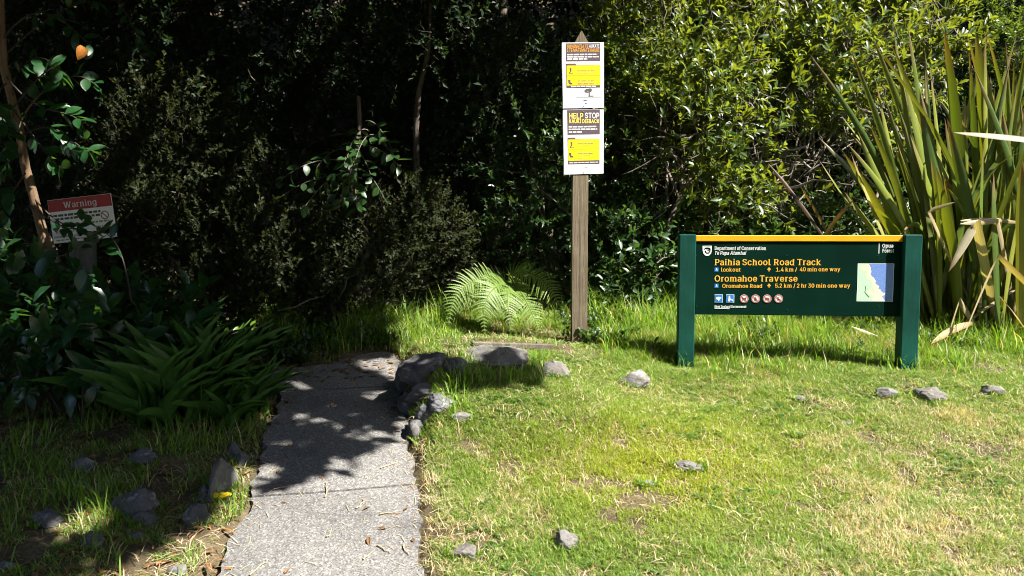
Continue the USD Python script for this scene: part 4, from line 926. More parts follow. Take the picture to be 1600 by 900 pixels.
# young tree at the left edge with a bare tan stem
lb = at(82, 430, 3.9); lb[2] = H(lb[0], lb[1])
lt = thing('young_tree', 'young tree with a slim tan stem in front of the warning sign', 'tree', lb)
tr = np.array([lb - [0, 0, .1], at(80, 425, 3.9), at(72, 380, 3.9), at(62, 345, 3.88), at(52, 305, 3.86), at(40, 262, 3.84), at(30, 200, 3.8), at(5, 100, 3.75), at(0, 0, 3.7), at(20, -200, 3.7)])
obj('trunk', tube(tr - lb, np.linspace(.026, .016, len(tr)), 9, 3, .12), M['tan_bark'], lt, smooth=True)
SP = [([(40, 290), (90, 345), (140, 362), (165, 362)], 6, 3.85, .07, .04), ([(45, 320), (95, 352), (125, 356)], 4, 3.8, .075, .042), ([(30, 200), (60, 150), (110, 120), (150, 135)], 9, 3.75, .08, .045), ([(30, 215), (80, 200), (120, 225), (140, 238)], 8, 3.72, .085, .045),
      ([(20, 150), (30, 110), (60, 90), (90, 110)], 7, 3.7, .08, .042), ([(10, 120), (60, 165), (110, 180), (128, 200)], 8, 3.65, .08, .04), ([(5, 60), (70, 20), (130, 60), (140, 72)], 7, 3.7, .075, .04), ([(35, 240), (10, 255), (-10, 275)], 6, 3.8, .08, .04),
      ([(75, 392), (40, 380), (10, 384)], 6, 3.85, .075, .04), ([(30, 215), (5, 180), (-15, 190)], 6, 3.7, .08, .045), ([(78, 400), (110, 395), (140, 370)], 4, 3.9, .06, .035), ([(20, 170), (70, 235), (95, 262)], 8, 3.7, .075, .04),
      ([(5, 90), (60, 40), (110, 10), (150, 2)], 9, 3.9, .06, .03), ([(140, -40), (190, 10), (215, 55), (230, 85)], 10, 4.0, .055, .028), ([(10, 130), (-5, 160), (10, 200), (18, 235)], 9, 3.6, .085, .05),
      ([(205, 470), (190, 400), (168, 366), (128, 345)], 8, 3.6, .068, .040), ([(40, 270), (20, 300), (2, 330), (-5, 370)], 9, 3.7, .085, .05), ([(20, 170), (75, 110), (95, 125)], 7, 3.6, .085, .05)]
for q, (pts, n, d, L_, W_) in enumerate(SP):
    sprig(lt, lb, [at(x, y, d) for x, y in pts], int(n * 1.7), L_, W_, 'leaf_glossy', 900 + q, 'tan_bark' if q in (2, 8, 10) else 'dark_twig', .004)
    if q in (2, 3): PROTECT.append(np.array([at(pts[-1][0] - 8, pts[-1][1], d)]))
PROTECT.append(np.array([at(70, 372, 3.9), at(62, 345, 3.88), at(56, 322, 3.86)]))
v, f = leaves(np.array([at(126, 70, 3.6)]), np.array([[.05, -.2, -1.0]]), np.array([[.7, -.6, .2]]), .062, .05, T_leaf(6, .9, .5, .55))
lo = np.array([v[:, 0].mean(), v[:, 1].mean(), v[:, 2].mean()])
dl = obj('dead_leaf', (v - lo, f), M['leaf_orange'], smooth=True); UsdGeom.Xformable(dl).AddTranslateOp().Set(Gf.Vec3d(*lo))
tag(dl, 'single curled orange brown dead leaf hanging in the young tree', 'leaf'); PROTECT.append(v[::4])
# broad-leaved shrub in the lower left
bb = at(95, 640, 3.55); bb[2] = H(bb[0], bb[1])
bl = thing('broad_leaved_shrub', 'dark glossy broad leaved shrub in deep shade below the warning sign', 'shrub', bb)
rb = np.random.default_rng(77)
for q in range(42):
    x, y = rb.uniform(-10, 235), rb.uniform(430, 650)
    if y < 470 and x > 160: x *= .6
    d = rb.uniform(3.35, 3.95)
    s0 = bb + [rb.normal() * .18, rb.normal() * .1, .02]; e = at(x, y, d); mid = (s0 + e) / 2 + [0, 0, .10]
    sprig(bl, bb, [s0, mid, e], 7, rb.uniform(.085, .125), rb.uniform(.045, .06), 'leaf_glossy', 1000 + q, 'dark_twig', .0035, droop=.35, reach=.45)
p_, o_ = in_blobs([blob(70, 560, 3.75, 110, 110, .3), blob(190, 560, 3.85, 90, 80, .25), blob(20, 470, 3.9, 60, 80, .25), blob(250, 520, 4.1, 70, 60, .2)], 190, rb, .2, 3, 9)
m_, d_, tl0 = twigs_of(p_, o_, rb, 8, .16, .095, .05, .6, T=TH)
tag(obj('crown', (m_[0] - bb, m_[1]), M['leaf_glossy'], bl, smooth=True), kind='stuff')
# sunny sprigs by the path bend
sb = at(330, 560, 4.25); sb[2] = H(sb[0], sb[1])
sg = thing('leafy_sprig', 'low sprig of bright leaves lit by the sun left of the path bend', 'plant', sb)
for q, pts in enumerate([[(330, 560), (345, 530), (385, 515), (402, 512)], [(325, 560), (318, 530), (330, 512)], [(335, 560), (350, 545), (372, 540)], [(322, 560), (305, 520), (308, 505)]]):
    sprig(sg, sb, [at(x, y, 4.2) for x, y in pts], 9, .055, .03, 'leaf_yellow', 1100 + q, 'pale_bark', .004)
PROTECT.append(np.array([at(x, y, 4.2) for x, y in ((335, 522), (345, 528), (362, 520), (385, 514), (330, 545))]))
# drooping branches of broader leaves in the dark bush
hb = at(560, 560, 5.1); hb[2] = H(hb[0], hb[1])
hs = thing('drooping_shrub', 'dark shrub with drooping sprays of oval leaves left of the bare trunk', 'shrub', hb)
rh = np.random.default_rng(78)
obj('trunk', tube(wander(hb - [0, 0, .1], at(560, 150, 5.2), 10, .03, 5) - hb, np.linspace(.03, .012, 10), 7, 5, .2), M['bark'], hs)
for q in range(17):
    x, y = rh.uniform(425, 650), rh.uniform(215, 330); 
    e = at(x, y, rh.uniform(4.7, 4.95)); s0 = at(560 + rh.normal() * 10, y - rh.uniform(20, 60), 5.15)
    sprig(hs, hb, [s0, (s0 + e) / 2 + [0, -.02, .06], e], 8, .07, .04, 'leaf_mid', 1200 + q, 'twig', .003, droop=.3)

# ------------------------------------------------------------------ the bush: shrubs and trees, near ones first
shrub('small_leaved_bush', 'dark small leaved olive bush between the warning sign and the drooping shrub', 'bush',
      [blob(270, 250, 5.2, 120, 130, .40), blob(320, 400, 5.0, 150, 110, .40), blob(420, 330, 5.3, 90, 120, .35), blob(230, 380, 5.0, 90, 110, .35), blob(420, 450, 5.0, 80, 70, .3)], 2600, 13, .13, .030, .018, 'leaf_olive', 1, at(320, 520, 5.1), 9, gap=.36, freq=4)
shrub('small_leaved_bush', 'low dark small leaved bush behind the path end, left of the fern', 'bush',
      [blob(560, 420, 5.2, 110, 90, .35), blob(640, 380, 5.4, 90, 100, .35), blob(500, 460, 5.1, 70, 60, .3), blob(680, 430, 5.5, 70, 80, .3)], 2200, 12, .12, .028, .017, 'leaf_olive', 2, at(570, 520, 5.2), 7, gap=.36, freq=4)
shrub('forked_tree', 'slender forked pale trunked tree in the dark bush left of the timber post', 'tree',
      [blob(690, 30, 5.6, 90, 70, .5), blob(600, 90, 5.9, 110, 90, .5), blob(760, 110, 5.7, 90, 90, .5), blob(680, 230, 6.1, 130, 100, .4)], 1500, 9, .16, .045, .022, 'leaf_dark', 3, at(660, 520, 5.6), 5, 'pale_bark', .012,
      trunk=(np.array([at(655, 520, 5.6), at(652, 330, 5.6), at(650, 200, 5.55), at(655, 140, 5.55), at(668, 85, 5.5), at(672, 20, 5.5), at(680, -120, 5.5)]), [.028, .024, .021, .019, .016, .013, .010]))
shrub('dark_bush', 'dark leafy bush right behind the timber post', 'bush',
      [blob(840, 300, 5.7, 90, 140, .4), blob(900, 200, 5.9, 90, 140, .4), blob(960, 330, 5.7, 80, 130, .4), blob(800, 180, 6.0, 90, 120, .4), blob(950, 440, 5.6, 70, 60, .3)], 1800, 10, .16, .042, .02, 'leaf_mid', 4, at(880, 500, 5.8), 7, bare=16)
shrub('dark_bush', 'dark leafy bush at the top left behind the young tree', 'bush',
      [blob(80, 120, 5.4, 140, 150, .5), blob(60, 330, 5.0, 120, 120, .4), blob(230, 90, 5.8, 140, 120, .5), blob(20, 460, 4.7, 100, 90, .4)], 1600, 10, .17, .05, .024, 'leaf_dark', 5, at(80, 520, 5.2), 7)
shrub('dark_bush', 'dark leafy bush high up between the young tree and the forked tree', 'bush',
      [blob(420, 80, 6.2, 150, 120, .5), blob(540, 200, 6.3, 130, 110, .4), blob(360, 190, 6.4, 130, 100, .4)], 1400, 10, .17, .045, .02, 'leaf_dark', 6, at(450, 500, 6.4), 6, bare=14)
kb = at(1180, 520, 6.0)
shrub('leaning_tree', 'small tree with a leaning grey trunk left of the green sign', 'tree',
      [blob(1050, 90, 5.9, 110, 130, .5), blob(1090, 210, 5.6, 110, 100, .45), blob(1010, 200, 6.0, 80, 110, .4), blob(1130, 130, 5.9, 100, 100, .5), blob(1010, 60, 6.2, 90, 90, .4)], 1200, 13, .17, .060, .022, 'leaf_lit', 7, at(1019, 492, 5.25), 7, 'bark', .012, gap=.50, freq=2.8, t0=.55, up=.8, lit=True, pick=170, bare=90, tw='twig', T=TH,
      trunk=(np.array([at(1018, 505, 5.25), at(1019, 450, 5.26), at(1026, 405, 5.3), at(1040, 365, 5.36), at(1058, 320, 5.42), at(1075, 290, 5.5), at(1095, 240, 5.6)]), [.026, .023, .022, .024, .022, .018, .012]))
shrub('sunlit_shrub', 'large sunlit yellow green shrub with bare grey twigs behind the green sign', 'shrub',
      [blob(1240, 70, 6.3, 150, 110, .55), blob(1330, 140, 6.0, 120, 90, .5), blob(1180, 190, 6.0, 120, 90, .5), blob(1290, 230, 5.9, 130, 90, .5), blob(1200, 290, 5.8, 110, 70, .45), blob(1400, 70, 6.5, 110, 70, .5), blob(1120, 320, 5.6, 70, 70, .35), blob(1320, 20, 6.6, 140, 60, .5)],
      1800, 14, .19, .065, .0235, 'leaf_lit', 8, at(1230, 520, 6.0), 14, 'twig', .018, gap=.50, freq=2.6, t0=.55, up=.9, lit=True, pick=290, bare=330, tw='twig', T=TH)
shrub('low_bush', 'low leafy bush with sunlit tips around the foot of the leaning trunk', 'bush',
      [blob(985, 400, 5.5, 60, 90, .3), blob(1040, 450, 5.4, 60, 50, .25), blob(960, 470, 5.35, 50, 40, .2), blob(1080, 400, 5.6, 50, 80, .3), blob(1180, 420, 5.7, 110, 70, .3), blob(1290, 400, 5.8, 90, 80, .3)], 1300, 10, .14, .055, .024, 'leaf_mid', 9, at(1010, 500, 5.5), 7, lit=True, bare=30, T=TH)
shrub('yellow_bush', 'bright yellow green bush at the top right corner behind the flax', 'bush',
      [blob(1600, 60, 6.6, 60, 90, .4), blob(1660, 130, 6.6, 90, 110, .4)], 900, 11, .12, .038, .018, 'leaf_yellow', 10, at(1620, 520, 6.6), 5, lit=True)
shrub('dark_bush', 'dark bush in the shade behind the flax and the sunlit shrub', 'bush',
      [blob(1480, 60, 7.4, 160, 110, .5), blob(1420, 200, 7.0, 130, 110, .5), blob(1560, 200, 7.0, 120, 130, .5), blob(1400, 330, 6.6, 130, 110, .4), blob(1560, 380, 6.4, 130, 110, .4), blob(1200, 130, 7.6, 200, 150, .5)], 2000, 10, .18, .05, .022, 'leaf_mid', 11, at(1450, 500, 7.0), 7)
# the forest that closes off everything behind, read as one dark mass
r = np.random.default_rng(50)
n = 17000
fx_, fz_ = r.uniform(-8.5, 8.5, n), r.uniform(0, 6.2, n) ** 1.0
fy_ = 6.9 + fz_ * .45 + r.uniform(-.3, .9, n) + np.abs(fx_) * .02
p = np.stack([fx_, fy_, fz_ + 1.0], 1)
keep = (p[:, 2] > H(p[:, 0], p[:, 1]) - .2) & (noise(p * 1.6, 4) > .30)
p = p[keep]
m, d, tl_ = twigs_of(p, unit(r.normal(size=p.shape) + [0, -1, .3]), r, 7, .24, .105, .055, .3)
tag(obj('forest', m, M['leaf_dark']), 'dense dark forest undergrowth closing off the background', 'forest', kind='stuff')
# trunks standing in the dark
for q, (px, d, rr, lab) in enumerate([(190, 6.6, .05, 'thin dark trunk standing in the bush behind the small leaved bush'), (480, 6.9, .06, 'dark trunk standing in the bush behind the drooping shrub'), (770, 6.7, .05, 'dark trunk standing in the bush between the forked tree and the timber post'), (1410, 7.0, .09, 'leaning dark trunk high up between the sunlit shrub and the flax')]):
    b = at(px, 500, d); b[2] = H(b[0], b[1]) - .1; e = b + [np.random.default_rng(q).normal() * .5 + (1.2 if q == 3 else 0), .2, 4.6]
    t = thing('tree_trunk', lab, 'tree', b); ln = wander(b, e, 12, .05, 60 + q)
    obj('trunk', tube(ln - b, np.linspace(rr, rr * .6, 12), 9, q, .15), M['bark'], t, smooth=True)
    k_ = r.normal(size=(90, 3)) * [.8, .4, .4] + e; k_[:, 1] = np.maximum(k_[:, 1], 6.4)
    m, _, _ = twigs_of(k_, unit(r.normal(size=(90, 3))), r, 9, .2, .08, .04)
    tag(obj('crown', (m[0] - b, m[1]), M['leaf_dark'], t), kind='stuff')

# ------------------------------------------------------------------ grass and litter
def poly_px(pts): return Polygon(pts)
def blades(P, h, w, az, lean, col, curve=.5):
    """Grass blades, three faces each, with a tint per blade."""
    k = len(P); lean = np.broadcast_to(lean, (k,)); dirh = np.stack([np.cos(az), np.sin(az), 0 * az], 1)
    s = np.stack([-np.sin(az), np.cos(az), 0 * az], 1); upv = np.array([0, 0, 1.0])
    d0 = unit(upv + dirh * (lean * .6)[:, None]); d1 = unit(upv * (1 - .5 * np.minimum(lean, 1.4))[:, None] + dirh * (lean * 1.2)[:, None])
    h = np.broadcast_to(h, (k,))[:, None]; w = np.broadcast_to(w, (k,))[:, None]
    m = P + d0 * h * .5; tip = m + d1 * h * .5
    v = np.stack([P - s * w / 2, P + s * w / 2, m - s * w * .42, m + s * w * .42, tip], 1)
    f0 = np.array([[0, 1, 3], [0, 3, 2], [2, 3, 4]])
    return v.reshape(-1, 3), (f0[None] + (np.arange(k) * 5)[:, None, None]).reshape(-1, 3), np.repeat(col, 5, 0)
def scatter(n, x0, x1, y0, y1, r):
    x, y = r.uniform(x0, x1, n), r.uniform(y0, y1, n)
    return x, y
r = np.random.default_rng(90)

def pt(x, y): return np.stack([x, y, ground_z(x, y)], 1)
x, y = scatter(1150000, -3.2, 3.6, 2.0, 5.3, r)
X, Y, D = project(np.stack([x, y, H(x, y)], 1))
P3 = np.stack([x, y, x * 0], 1)
patch = fbm(P3 * 2.2, 4, 21); fine = fbm(P3 * 9, 3, 22)
right = x > edge_right(y)
pathd = shapely.distance(shapely.points(x, y), path_poly)
bare = smooth(.58, .72, fine * .55 + fbm(P3 * 3.5, 3, 27) * .45)               # thin worn spots
dens = np.where(right, 1 - .9 * bare, .42 * (fine > .42) * smooth(4.1, 3.4, y))
dens = dens * smooth(.0, .09, pathd + (fine - .5) * .12)
dens = np.where((y > 4.55) & right, dens * .9, dens)
dens = np.where((X > 690) & (X < 895) & (Y > 516) & (Y < 549), dens * .12, dens)
dens = np.where((X > 870) & (X < 940) & (Y > 528) & (Y < 560), dens * .35, dens)
dens *= (X > -60) & (X < 1660) & (Y < 960) & ~((x < -1.1) & (y > 4.3))
keep = r.random(len(x)) < dens
x, y, patch, fine, X, Y, pathd, right = (a[keep] for a in (x, y, patch, fine, X, Y, pathd, right))
k = len(x)
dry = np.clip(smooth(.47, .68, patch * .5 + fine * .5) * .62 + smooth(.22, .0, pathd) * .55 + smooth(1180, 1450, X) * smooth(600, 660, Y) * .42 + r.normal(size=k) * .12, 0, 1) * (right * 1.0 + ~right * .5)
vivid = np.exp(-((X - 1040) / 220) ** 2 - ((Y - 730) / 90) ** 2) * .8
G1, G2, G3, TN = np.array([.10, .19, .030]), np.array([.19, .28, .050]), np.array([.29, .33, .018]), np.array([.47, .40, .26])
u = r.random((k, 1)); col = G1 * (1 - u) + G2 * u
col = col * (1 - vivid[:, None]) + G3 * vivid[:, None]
isdry = (r.random(k) < dry * .68 + .04)[:, None]
col = np.where(isdry, TN * r.uniform(.6, 1.25, (k, 1)), col * r.uniform(.7, 1.25, (k, 1)))
tall = smooth(4.0, 4.6, y) * right * smooth(930, 1000, X + 80 * (fine - .5)) + smooth(4.45, 4.7, y) * right * .7
h = r.uniform(.015, .034, k) * (1 + .5 * (patch > .5)) * (1 + 1.1 * tall) * np.where(isdry[:, 0], .9, 1)
lean = np.where(isdry[:, 0], r.uniform(.5, 1.9, k), r.uniform(.6, 2.0, k))
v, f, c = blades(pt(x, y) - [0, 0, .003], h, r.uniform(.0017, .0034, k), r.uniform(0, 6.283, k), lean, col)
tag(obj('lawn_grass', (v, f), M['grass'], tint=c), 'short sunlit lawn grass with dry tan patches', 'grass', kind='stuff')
# long grass: round the sign, at the bush edge, on the broken lawn edge, among the shaded stones
x, y = scatter(150000, -3.4, 3.6, 2.3, 5.6, r)
X, Y, D = project(np.stack([x, y, H(x, y)], 1)); P3 = np.stack([x, y, x * 0], 1)
cl = fbm(P3 * 5, 3, 33); right = x > edge_right(y); pathd = shapely.distance(shapely.points(x, y), path_poly)
w1_ = smooth(4.15, 4.6, y + (cl - .5) * .5) * right * (X > 640) * (.35 + .65 * (X > 930)) * (.55 + .45 * smooth(.40, .55, cl))
w1_ *= 1 - .9 * ((X > 690) & (X < 905) & (Y > 512) & (Y < 552))
w1_ *= 1 - .95 * ((X > 872) & (X < 945) & (Y > 520) & (Y < 572))
w2_ = ((X > 640) & (X < 735) & (Y > 560) & (Y < 690) & right) * .25 + ((X > 700) & (X < 850) & (Y > 565) & (Y < 602)) * .9
w3_ = (~right) * (X > -40) * (Y > 640) * smooth(.47, .60, cl) * .40 + ((~right) & (X > 370) & (X < 640) & (Y < 570) & (pathd > .02)) * smooth(.35, .5, cl) * .8
w4_ = ((X > 600) & (X < 720) & (Y > 495) & (Y < 545)) * .6
keep = (r.random(len(x)) < np.clip(w1_ + w2_ + w3_ + w4_, 0, 1) * .8) & (pathd > .015)
x, y, cl, X, Y = x[keep], y[keep], cl[keep], X[keep], Y[keep]
rx_, ry_ = [], []
for cx_, cy_, cw_, cd_ in ROCKXY:       # tufts that lap against the stones
    n_ = int(260 * min(1.5, cw_ / .08)); a_ = r.uniform(math.pi * .9, math.pi * 2.1, n_); q_ = r.uniform(.72, 1.15, n_)
    rx_.append(cx_ + np.cos(a_) * cw_ * q_); ry_.append(cy_ + np.sin(a_) * cd_ * q_)
rx_, ry_ = np.concatenate(rx_), np.concatenate(ry_); ok_ = ~in_path(rx_, ry_, .01) & (noise(np.stack([rx_, ry_, rx_ * 0], 1) * 14, 5) > .38)
nr_ = int(ok_.sum())
x, y, cl, X, Y = np.r_[x, rx_[ok_]], np.r_[y, ry_[ok_]], np.r_[cl, np.full(nr_, .3)], np.r_[X, np.zeros(nr_)], np.r_[Y, np.zeros(nr_)]
k = len(x)
u = r.random((k, 1)); col = (np.array([.085, .18, .020]) * (1 - u) + np.array([.17, .28, .030]) * u) * r.uniform(.75, 1.2, (k, 1))
isdry = (r.random(k) < .10)[:, None]; col = np.where(isdry, TN * r.uniform(.7, 1.2, (k, 1)), col)
near_bush = smooth(4.3, 5.0, y)
h = r.uniform(.05, .12, k) * (1 + .9 * near_bush) * (.7 + .6 * (cl > .5))
h[-nr_:] = r.uniform(.02, .055, nr_)
v, f, c = blades(pt(x, y) - [0, 0, .004], h, r.uniform(.003, .0065, k), r.uniform(0, 6.283, k), r.uniform(.2, 1.5, k), col)
tag(obj('long_grass', (v, f), M['grass'], tint=c), 'longer uncut grass round the sign posts and along the bush edge', 'grass', kind='stuff')
# dry straw and litter lying about
x, y = scatter(60000, -3.2, 3.6, 2.0, 5.3, r); X, Y, D = project(np.stack([x, y, H(x, y)], 1)); P3 = np.stack([x, y, x * 0], 1)
fine = fbm(P3 * 6, 3, 41); right = x > edge_right(y); pathd = shapely.distance(shapely.points(x, y), path_poly); inp = in_path(x, y)
wgt = np.where(inp, .012 + .35 * smooth(.12, .0, shapely.distance(shapely.points(x, y), path_poly.exterior)), np.where(right, .11 + .45 * smooth(.5, .62, fine) + .25 * smooth(1150, 1400, X) + .8 * smooth(.2, .02, pathd), .55 * smooth(.42, .55, fine) + 1.0 * smooth(.25, .02, pathd)))
wgt *= (X > -40) & (X < 1650) & (Y < 960) & ((y < 4.7) | (X < 860))
keep = r.random(len(x)) < wgt; x, y, inp = x[keep], y[keep], inp[keep]; k = len(x)
P = np.stack([x, y, np.where(inp, H0(x, y) + .007, ground_z(x, y) + r.uniform(.004, .022, k))], 1)
az = r.uniform(0, 6.283, k); ln = r.uniform(.015, .07, k)
d = np.stack([np.cos(az), np.sin(az), SLOPE * np.sin(az) + np.where(inp, 0, r.normal(size=k) * .18)], 1)
TB = (np.array([[0, -.5, 0], [0, .5, 0], [.5, -.45, .06], [.5, .45, .06], [1, 0, 0]]), np.array([[0, 1, 3], [0, 3, 2], [2, 3, 4]]))
v, f = leaves(P, d, np.tile([0, 0, 1.0], (k, 1)), ln, r.uniform(.0014, .0032, k), TB)
col = np.array([.44, .365, .235]) * r.uniform(.5, 1.2, (k, 1)) * np.where(r.random((k, 1)) < .25, [[.8, .6, .45]], [[1, 1, 1]])
tag(obj('dry_straw', (v, f), M['straw'], tint=np.repeat(col, 5, 0)), 'dry straw and bits of dead grass strewn over lawn and path edges', 'straw', kind='stuff')
# brown fallen leaves on the shaded ground and under the bush
x, y = scatter(9000, -3.4, 1.0, 2.3, 5.4, r); X, Y, D = project(np.stack([x, y, H(x, y)], 1)); inp = in_path(x, y)
keep = ((x < edge_right(y)) | (y > 4.55)) & (r.random(len(x)) < np.where(inp, .03 + .5 * (y > 4.1), .55)) & (X > -40); x, y, inp = x[keep], y[keep], inp[keep]; k = len(x)
P = np.stack([x, y, np.where(inp, H0(x, y) + .008, ground_z(x, y) + .008)], 1); az = r.uniform(0, 6.283, k)
v, f = leaves(P, np.stack([np.cos(az), np.sin(az), SLOPE * np.sin(az) + r.normal(size=k) * .12], 1), np.array([0, 0, 1]) + r.normal(size=(k, 3)) * .25, r.uniform(.02, .055, k), r.uniform(.01, .022, k), TH)
tag(obj('fallen_leaves', (v, f), M['leaf_brown']), 'brown fallen leaves on the shaded ground', 'leaves', kind='stuff')
# low weeds and clover-like leaves
def weeds(name, label, x, y, seed, mat, L_, n):
    r = np.random.default_rng(seed); P = pt(x, y); k = len(x)
    m, d, tl_ = twigs_of(P, np.tile([0, -.1, 1.0], (k, 1)), r, n, .07, L_, L_ * .6, .6, .35, T=TH)
    return tag(obj(name, m, M[mat]), label, 'weeds', kind='stuff')
x, y = scatter(2600, -2.2, -.3, 4.15, 5.2, r); X, Y, D = project(np.stack([x, y, H(x, y)], 1)); keep = (X > 360) & (X < 620) & (Y < 588) & (Y > 515) & ~in_path(x, y, .03) & (fbm(np.stack([x, y, x * 0], 1) * 6, 2, 3) > .42)
weeds('low_weeds', 'low leafy weeds in the shade on the inside of the path bend', x[keep], y[keep], 61, 'leaf_mid', .030, 8)
x, y = scatter(1700, .3, 3.4, 4.5, 5.5, r); keep = fbm(np.stack([x, y, x * 0], 1) * 5, 2, 4) > .52
weeds('low_weeds', 'low leafy weeds in the long grass under the bush behind the green sign', x[keep], y[keep], 62, 'leaf_mid', .032, 7)
# timber edging sunk in the ground left of the post
ea, eb = G(738, 541), G(866, 545); te = thing('timber_edging', 'low weathered timber edging sunk in bare soil left of the timber post', 'edging', ea)
E = Face(ea, eb - ea, [0, 0, 1], ea); el_ = np.linalg.norm(eb - ea)
obj('board', E.box(0, 0, -.06, el_, .035, .022, .004), M['bark'], te)
obj('peg', E.box(el_ * .8, .036, -.1, el_ * .8 + .03, .06, .03, .003), M['timber'], te)
x, y = scatter(5200, -.4, 3.6, 2.3, 4.6, r); P3 = np.stack([x, y, x * 0], 1); keep = (x > edge_right(y) + .12) & (fbm(P3 * 2.6, 3, 71) > .52) & (fbm(P3 * 10, 2, 72) > .46); x, y = x[keep], y[keep]
k = len(x); a = r.uniform(0, 6.283, (k, 5)); P = np.repeat(pt(x, y) + [0, 0, .008], 5, 0) + np.stack([np.cos(a).ravel(), np.sin(a).ravel(), 0 * a.ravel()], 1) * .004
v, f = leaves(P, np.stack([np.cos(a).ravel(), np.sin(a).ravel(), r.uniform(.05, .5, 5 * k)], 1), np.tile([0, 0, 1.0], (5 * k, 1)), r.uniform(.010, .026, 5 * k), r.uniform(.007, .012, 5 * k), TH)
tag(obj('lawn_weeds', (v, f), M['leaf_lawn'], smooth=True), 'clover and small flat weeds growing among the lawn grass', 'weeds', kind='stuff')
# twigs on the path
TW = [(508, 768, 26, 1.9, 'thin curved twig lying on the sunny path near its cross joint'), (608, 730, 22, .5, 'thin twig on the path near the shadow edge at the right'), (610, 806, 28, .1, 'straight dark twig on the path right of centre'), (600, 862, 24, -.5, 'short brown twig low on the path at the right'),
      (562, 790, 16, 1.2, 'tiny pale twig on the middle of the path'), (405, 890, 26, 1.0, 'brown twig at the bottom left edge of the path'), (440, 765, 20, .3, 'straw coloured twig by the joint at the left path edge'), (636, 863, 18, -.9, 'short orange brown twig near the bottom right path edge'), (515, 836, 12, 1.4, 'tiny dark twig on the lower middle of the path'), (575, 872, 14, .9, 'small brown twig near the bottom of the path')]
for q, (px, py, ln, a, lab) in enumerate(TW):
    c = onplane(px, py); L_ = ln * c[1] / FPX * 1.2; e = np.array([math.cos(a), math.sin(a), SLOPE * math.sin(a)]) * L_ / 2; e[1] *= 1.6; e[2] = SLOPE * e[1]
    w = wander(-e, e, 7, .004, 700 + q) + [0, 0, .010]; w[:, 2] = SLOPE * w[:, 1] + .009
    t = obj('twig', tube(w, np.linspace(.0028, .0012, 7), 6, q, .3), M['straw_twig'], smooth=True); UsdGeom.Xformable(t).AddTranslateOp().Set(Gf.Vec3d(*map(float, c)))
    tag(t, lab, 'twig')
# dandelion by the sign
c = on(1301, 562); fl = thing('dandelion', 'single yellow dandelion in the grass under the green sign', 'flower', c)
obj('stalk', tube([[0, 0, 0], [.004, 0, .05], [0, -.004, .085]], .0015, 5), M['leaf_mid'], fl)
a = np.arange(16) * 2.4; v, f = leaves(np.tile([0, -.004, .085], (16, 1)), np.stack([np.cos(a), np.sin(a), .4 + 0 * a], 1), np.tile([0, 0, 1.0], (16, 1)), .014, .006, TD)
obj('petals', (v, f), M['petal'], fl)

# ------------------------------------------------------------------ overhanging trees that shade the track (crowns above the picture)
LIT = Polygon([(170, 910), (290, 852), (345, 815), (392, 772), (470, 765), (520, 742), (590, 722), (645, 705), (640, 640), (735, 612), (850, 606), (860, 570), (720, 545), (640, 548), (615, 530), (650, 505), (900, 470), (1640, 470), (1640, 1200), (200, 1400)])
SPOTS = [(25, 738, 24, 9), (95, 737, 20, 7), (600, 560, 26, 7), (770, 548, 60, 9), (350, 770, 8, 5), (200, 760, 12, 5), (60, 780, 10, 5), (150, 700, 8, 4), (255, 735, 10, 4), (30, 860, 14, 6)]
SOFT = [(600, 615, 30, 8), (470, 652, 55, 10), (560, 668, 45, 10), (440, 688, 34, 8), (600, 690, 30, 7), (500, 625, 40, 6), (440, 600, 40, 6), (560, 640, 40, 6), (440, 725, 34, 9), (545, 712, 40, 8)]
lit_pts = []
gxx, gyy = np.meshgrid(np.arange(-3, 4.2, .07), np.arange(1.4, 5.2, .07)); gp = np.stack([gxx.ravel(), gyy.ravel(), H(gxx.ravel(), gyy.ravel()) + .02], 1)
X, Y, D = project(gp); inl = shapely.contains_xy(LIT, X, Y)
# (small gaps in the leaves let flecks of sun through)
nz = noise(gp * 7, 91) * .6 + noise(gp * 15, 92) * .4
for cx, cy, rx, ry in SPOTS: inl |= (((X - cx) / rx) ** 2 + ((Y - cy) / ry) ** 2 < 1.3) & (nz > .55)
soft = np.zeros(len(gp), bool)
for cx, cy, rx, ry in SOFT: soft |= ((X - cx) / rx) ** 2 + ((Y - cy) / ry) ** 2 < 1
inl |= (X < 400) & (Y > 690) & (nz > .78)
PROTECT.append(gp[inl])
for fx_, fy_, fd_ in [(205, 55, 5.4), (222, 80, 5.4), (240, 95, 5.3), (520, 210, 4.8), (535, 230, 4.8), (548, 222, 4.8), (640, 150, 5.5), (656, 160, 5.5), (665, 40, 5.3), (685, 45, 5.3), (720, 35, 5.3), (760, 20, 5.3), (430, 270, 4.8), (360, 200, 4.8),
        (350, 195, 4.8), (240, 240, 4.8), (290, 350, 4.7), (330, 365, 4.7), (450, 420, 4.8), (455, 395, 4.8), (430, 185, 5.8), (500, 180, 5.9), (620, 260, 4.8), (590, 285, 4.75), (310, 130, 5.2), (560, 60, 5.8), (480, 60, 5.9), (760, 200, 5.6), (700, 330, 5.2),
        (840, 60, 5.6), (830, 240, 5.4), (780, 290, 5.4), (400, 90, 5.8), (160, 180, 5.0), (265, 470, 4.8), (610, 400, 4.9), (520, 430, 4.9), (25, 380, 3.8), (15, 390, 3.8), (60, 480, 3.5), (30, 500, 3.5), (105, 220, 3.7), (40, 150, 3.7), (150, 450, 3.6)]:
    PROTECT.append(at(fx_, fy_, fd_)[None])
PROTECT.append(np.array([at(x_, 552, 4.52) for x_ in range(728, 822, 12)]))
rq = np.random.default_rng(66)
PROTECT.append(np.array([at(rq.uniform(120, 860), rq.uniform(0, 470), rq.uniform(4.7, 5.6)) for _ in range(45)]))
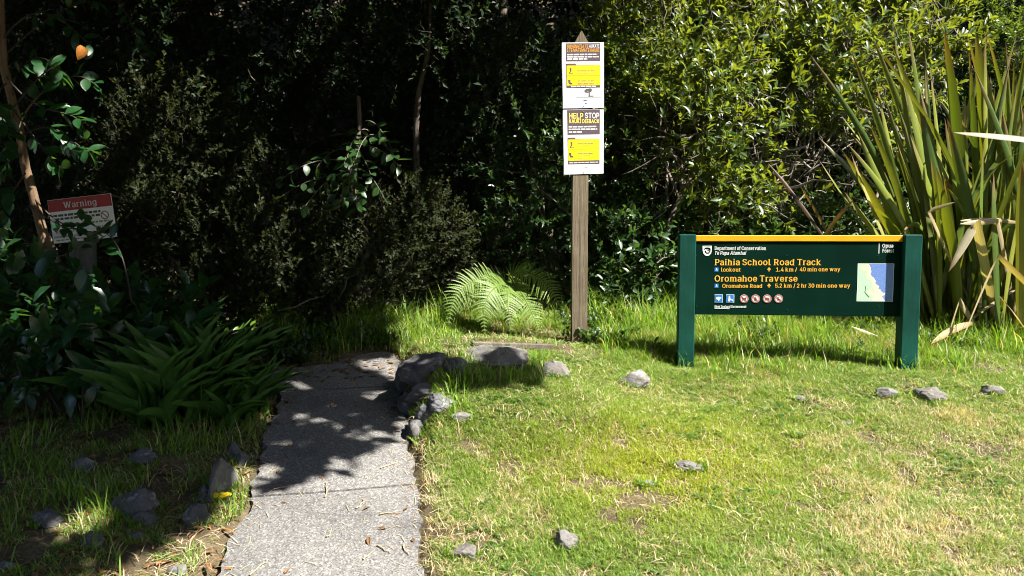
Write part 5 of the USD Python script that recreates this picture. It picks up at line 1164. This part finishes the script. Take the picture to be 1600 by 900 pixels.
sa = unit(np.cross(SUN, [0, 0, 1])); sb_ = np.cross(sa, SUN)
def shadow_uv(p): return np.stack([p @ sa, p @ sb_], 1)
tree_ = cKDTree(shadow_uv(np.vstack(PROTECT)))
r = np.random.default_rng(120)
soft_ = cKDTree(shadow_uv(gp[soft]))
def canopy(n, x0, x1, y0, y1, z0, z1, seed):
    p = np.stack([r.uniform(x0, x1, n), r.uniform(y0, y1, n), r.uniform(z0, z1, n)], 1)
    X, Y, D = project(p)
    seen = (D > 0.05) & (X > -150) & (X < 1750) & (Y > -110)
    dist, _ = tree_.query(shadow_uv(p))
    clump = noise(p * [1.3, 1.3, 1.3], seed) * .6 + noise(p * 3.1, seed + 1) * .4
    return p[~seen & (dist > .02) & (clump > .31)]
def shade_tree(label, foot, top, n, vol, seed):
    foot = np.array(foot, float); foot[2] = H(foot[0], foot[1]) - .2; t = thing('overhanging_tree', label, 'tree', foot)
    p = canopy(n, *vol, seed)
    wood = [tube(wander(foot, top, 10, .05, seed) - foot, np.linspace(.16, .07, 10), 10, seed, .1)]
    for q in range(16):
        e = p[r.integers(len(p))]; ln = wander(top, e, 9, .05, seed + q)
        sx_, sy_, sd_ = project(ln); inside = ((sd_ > 0) & (sx_ > -50) & (sx_ < 1650) & (sy_ > -40)).any()
        if inside or tree_.query(shadow_uv(ln))[0].min() < .05: continue
        wood.append(tube(ln - foot, np.linspace(.05, .008, 9), 6, q))
    obj('trunk', cat(wood), M['bark'], t, smooth=True)
    m, d, tl_ = twigs_of(p, unit(r.normal(size=p.shape)), r, 8, .16, .13, .066, .3)
    lv = m[0].reshape(-1, 4, 3); ok = tree_.query(shadow_uv(lv.mean(1)))[0] > r.uniform(.068, .13, len(lv))
    ok &= (soft_.query(shadow_uv(lv.mean(1)))[0] > .05) | (r.random(len(lv)) > .88)
    X_, Y_, D_ = project(lv.mean(1)); ok &= ~((D_ > .05) & (X_ > -60) & (X_ < 1660) & (Y_ > -40))
    lv = lv[ok]; m = lv.reshape(-1, 3), (TD[1][None] + (np.arange(len(lv)) * 4)[:, None, None]).reshape(-1, 3)
    tag(obj('crown', (m[0] - foot, m[1]), M['leaf_dark'], t), kind='stuff')
shade_tree('tall tree right of the viewer whose crown shades the left half of the track', (5.4, -1.2, 0), (3.6, .2, 4.6), 19000, (-1.5, 6.5, -2.5, 3.6, 3.6, 5.6), 300)
shade_tree('tall tree leaning over the track from the left above the picture', (-5.2, 3.5, 0), (-3.2, 3.8, 4.4), 14500, (-6.5, 1.8, 1.5, 6.0, 3.0, 5.2), 330)
shade_tree('tall tree behind the bush whose crown closes over it above the picture', (2.0, 9.2, 0), (1.5, 7.4, 5.2), 10000, (-7, 7, 5.5, 9.0, 4.0, 6.4), 360)

# the clearing is ringed by tall bush, behind and beside the viewer as well
r = np.random.default_rng(400); n = 5000
a = r.uniform(math.radians(-205), math.radians(25), n); R_ = r.uniform(10.5, 13.0, n); z = r.uniform(0, 1, n) ** .8 * 10
p = np.stack([R_ * np.cos(a), R_ * np.sin(a), z - .3], 1)
m, d, tl_ = twigs_of(p, unit(r.normal(size=p.shape)), r, 8, .5, .46, .24, .3)
tag(obj('forest', m, M['leaf_dark']), 'tall dark bush closing the clearing all round, outside the picture', 'forest', kind='stuff')
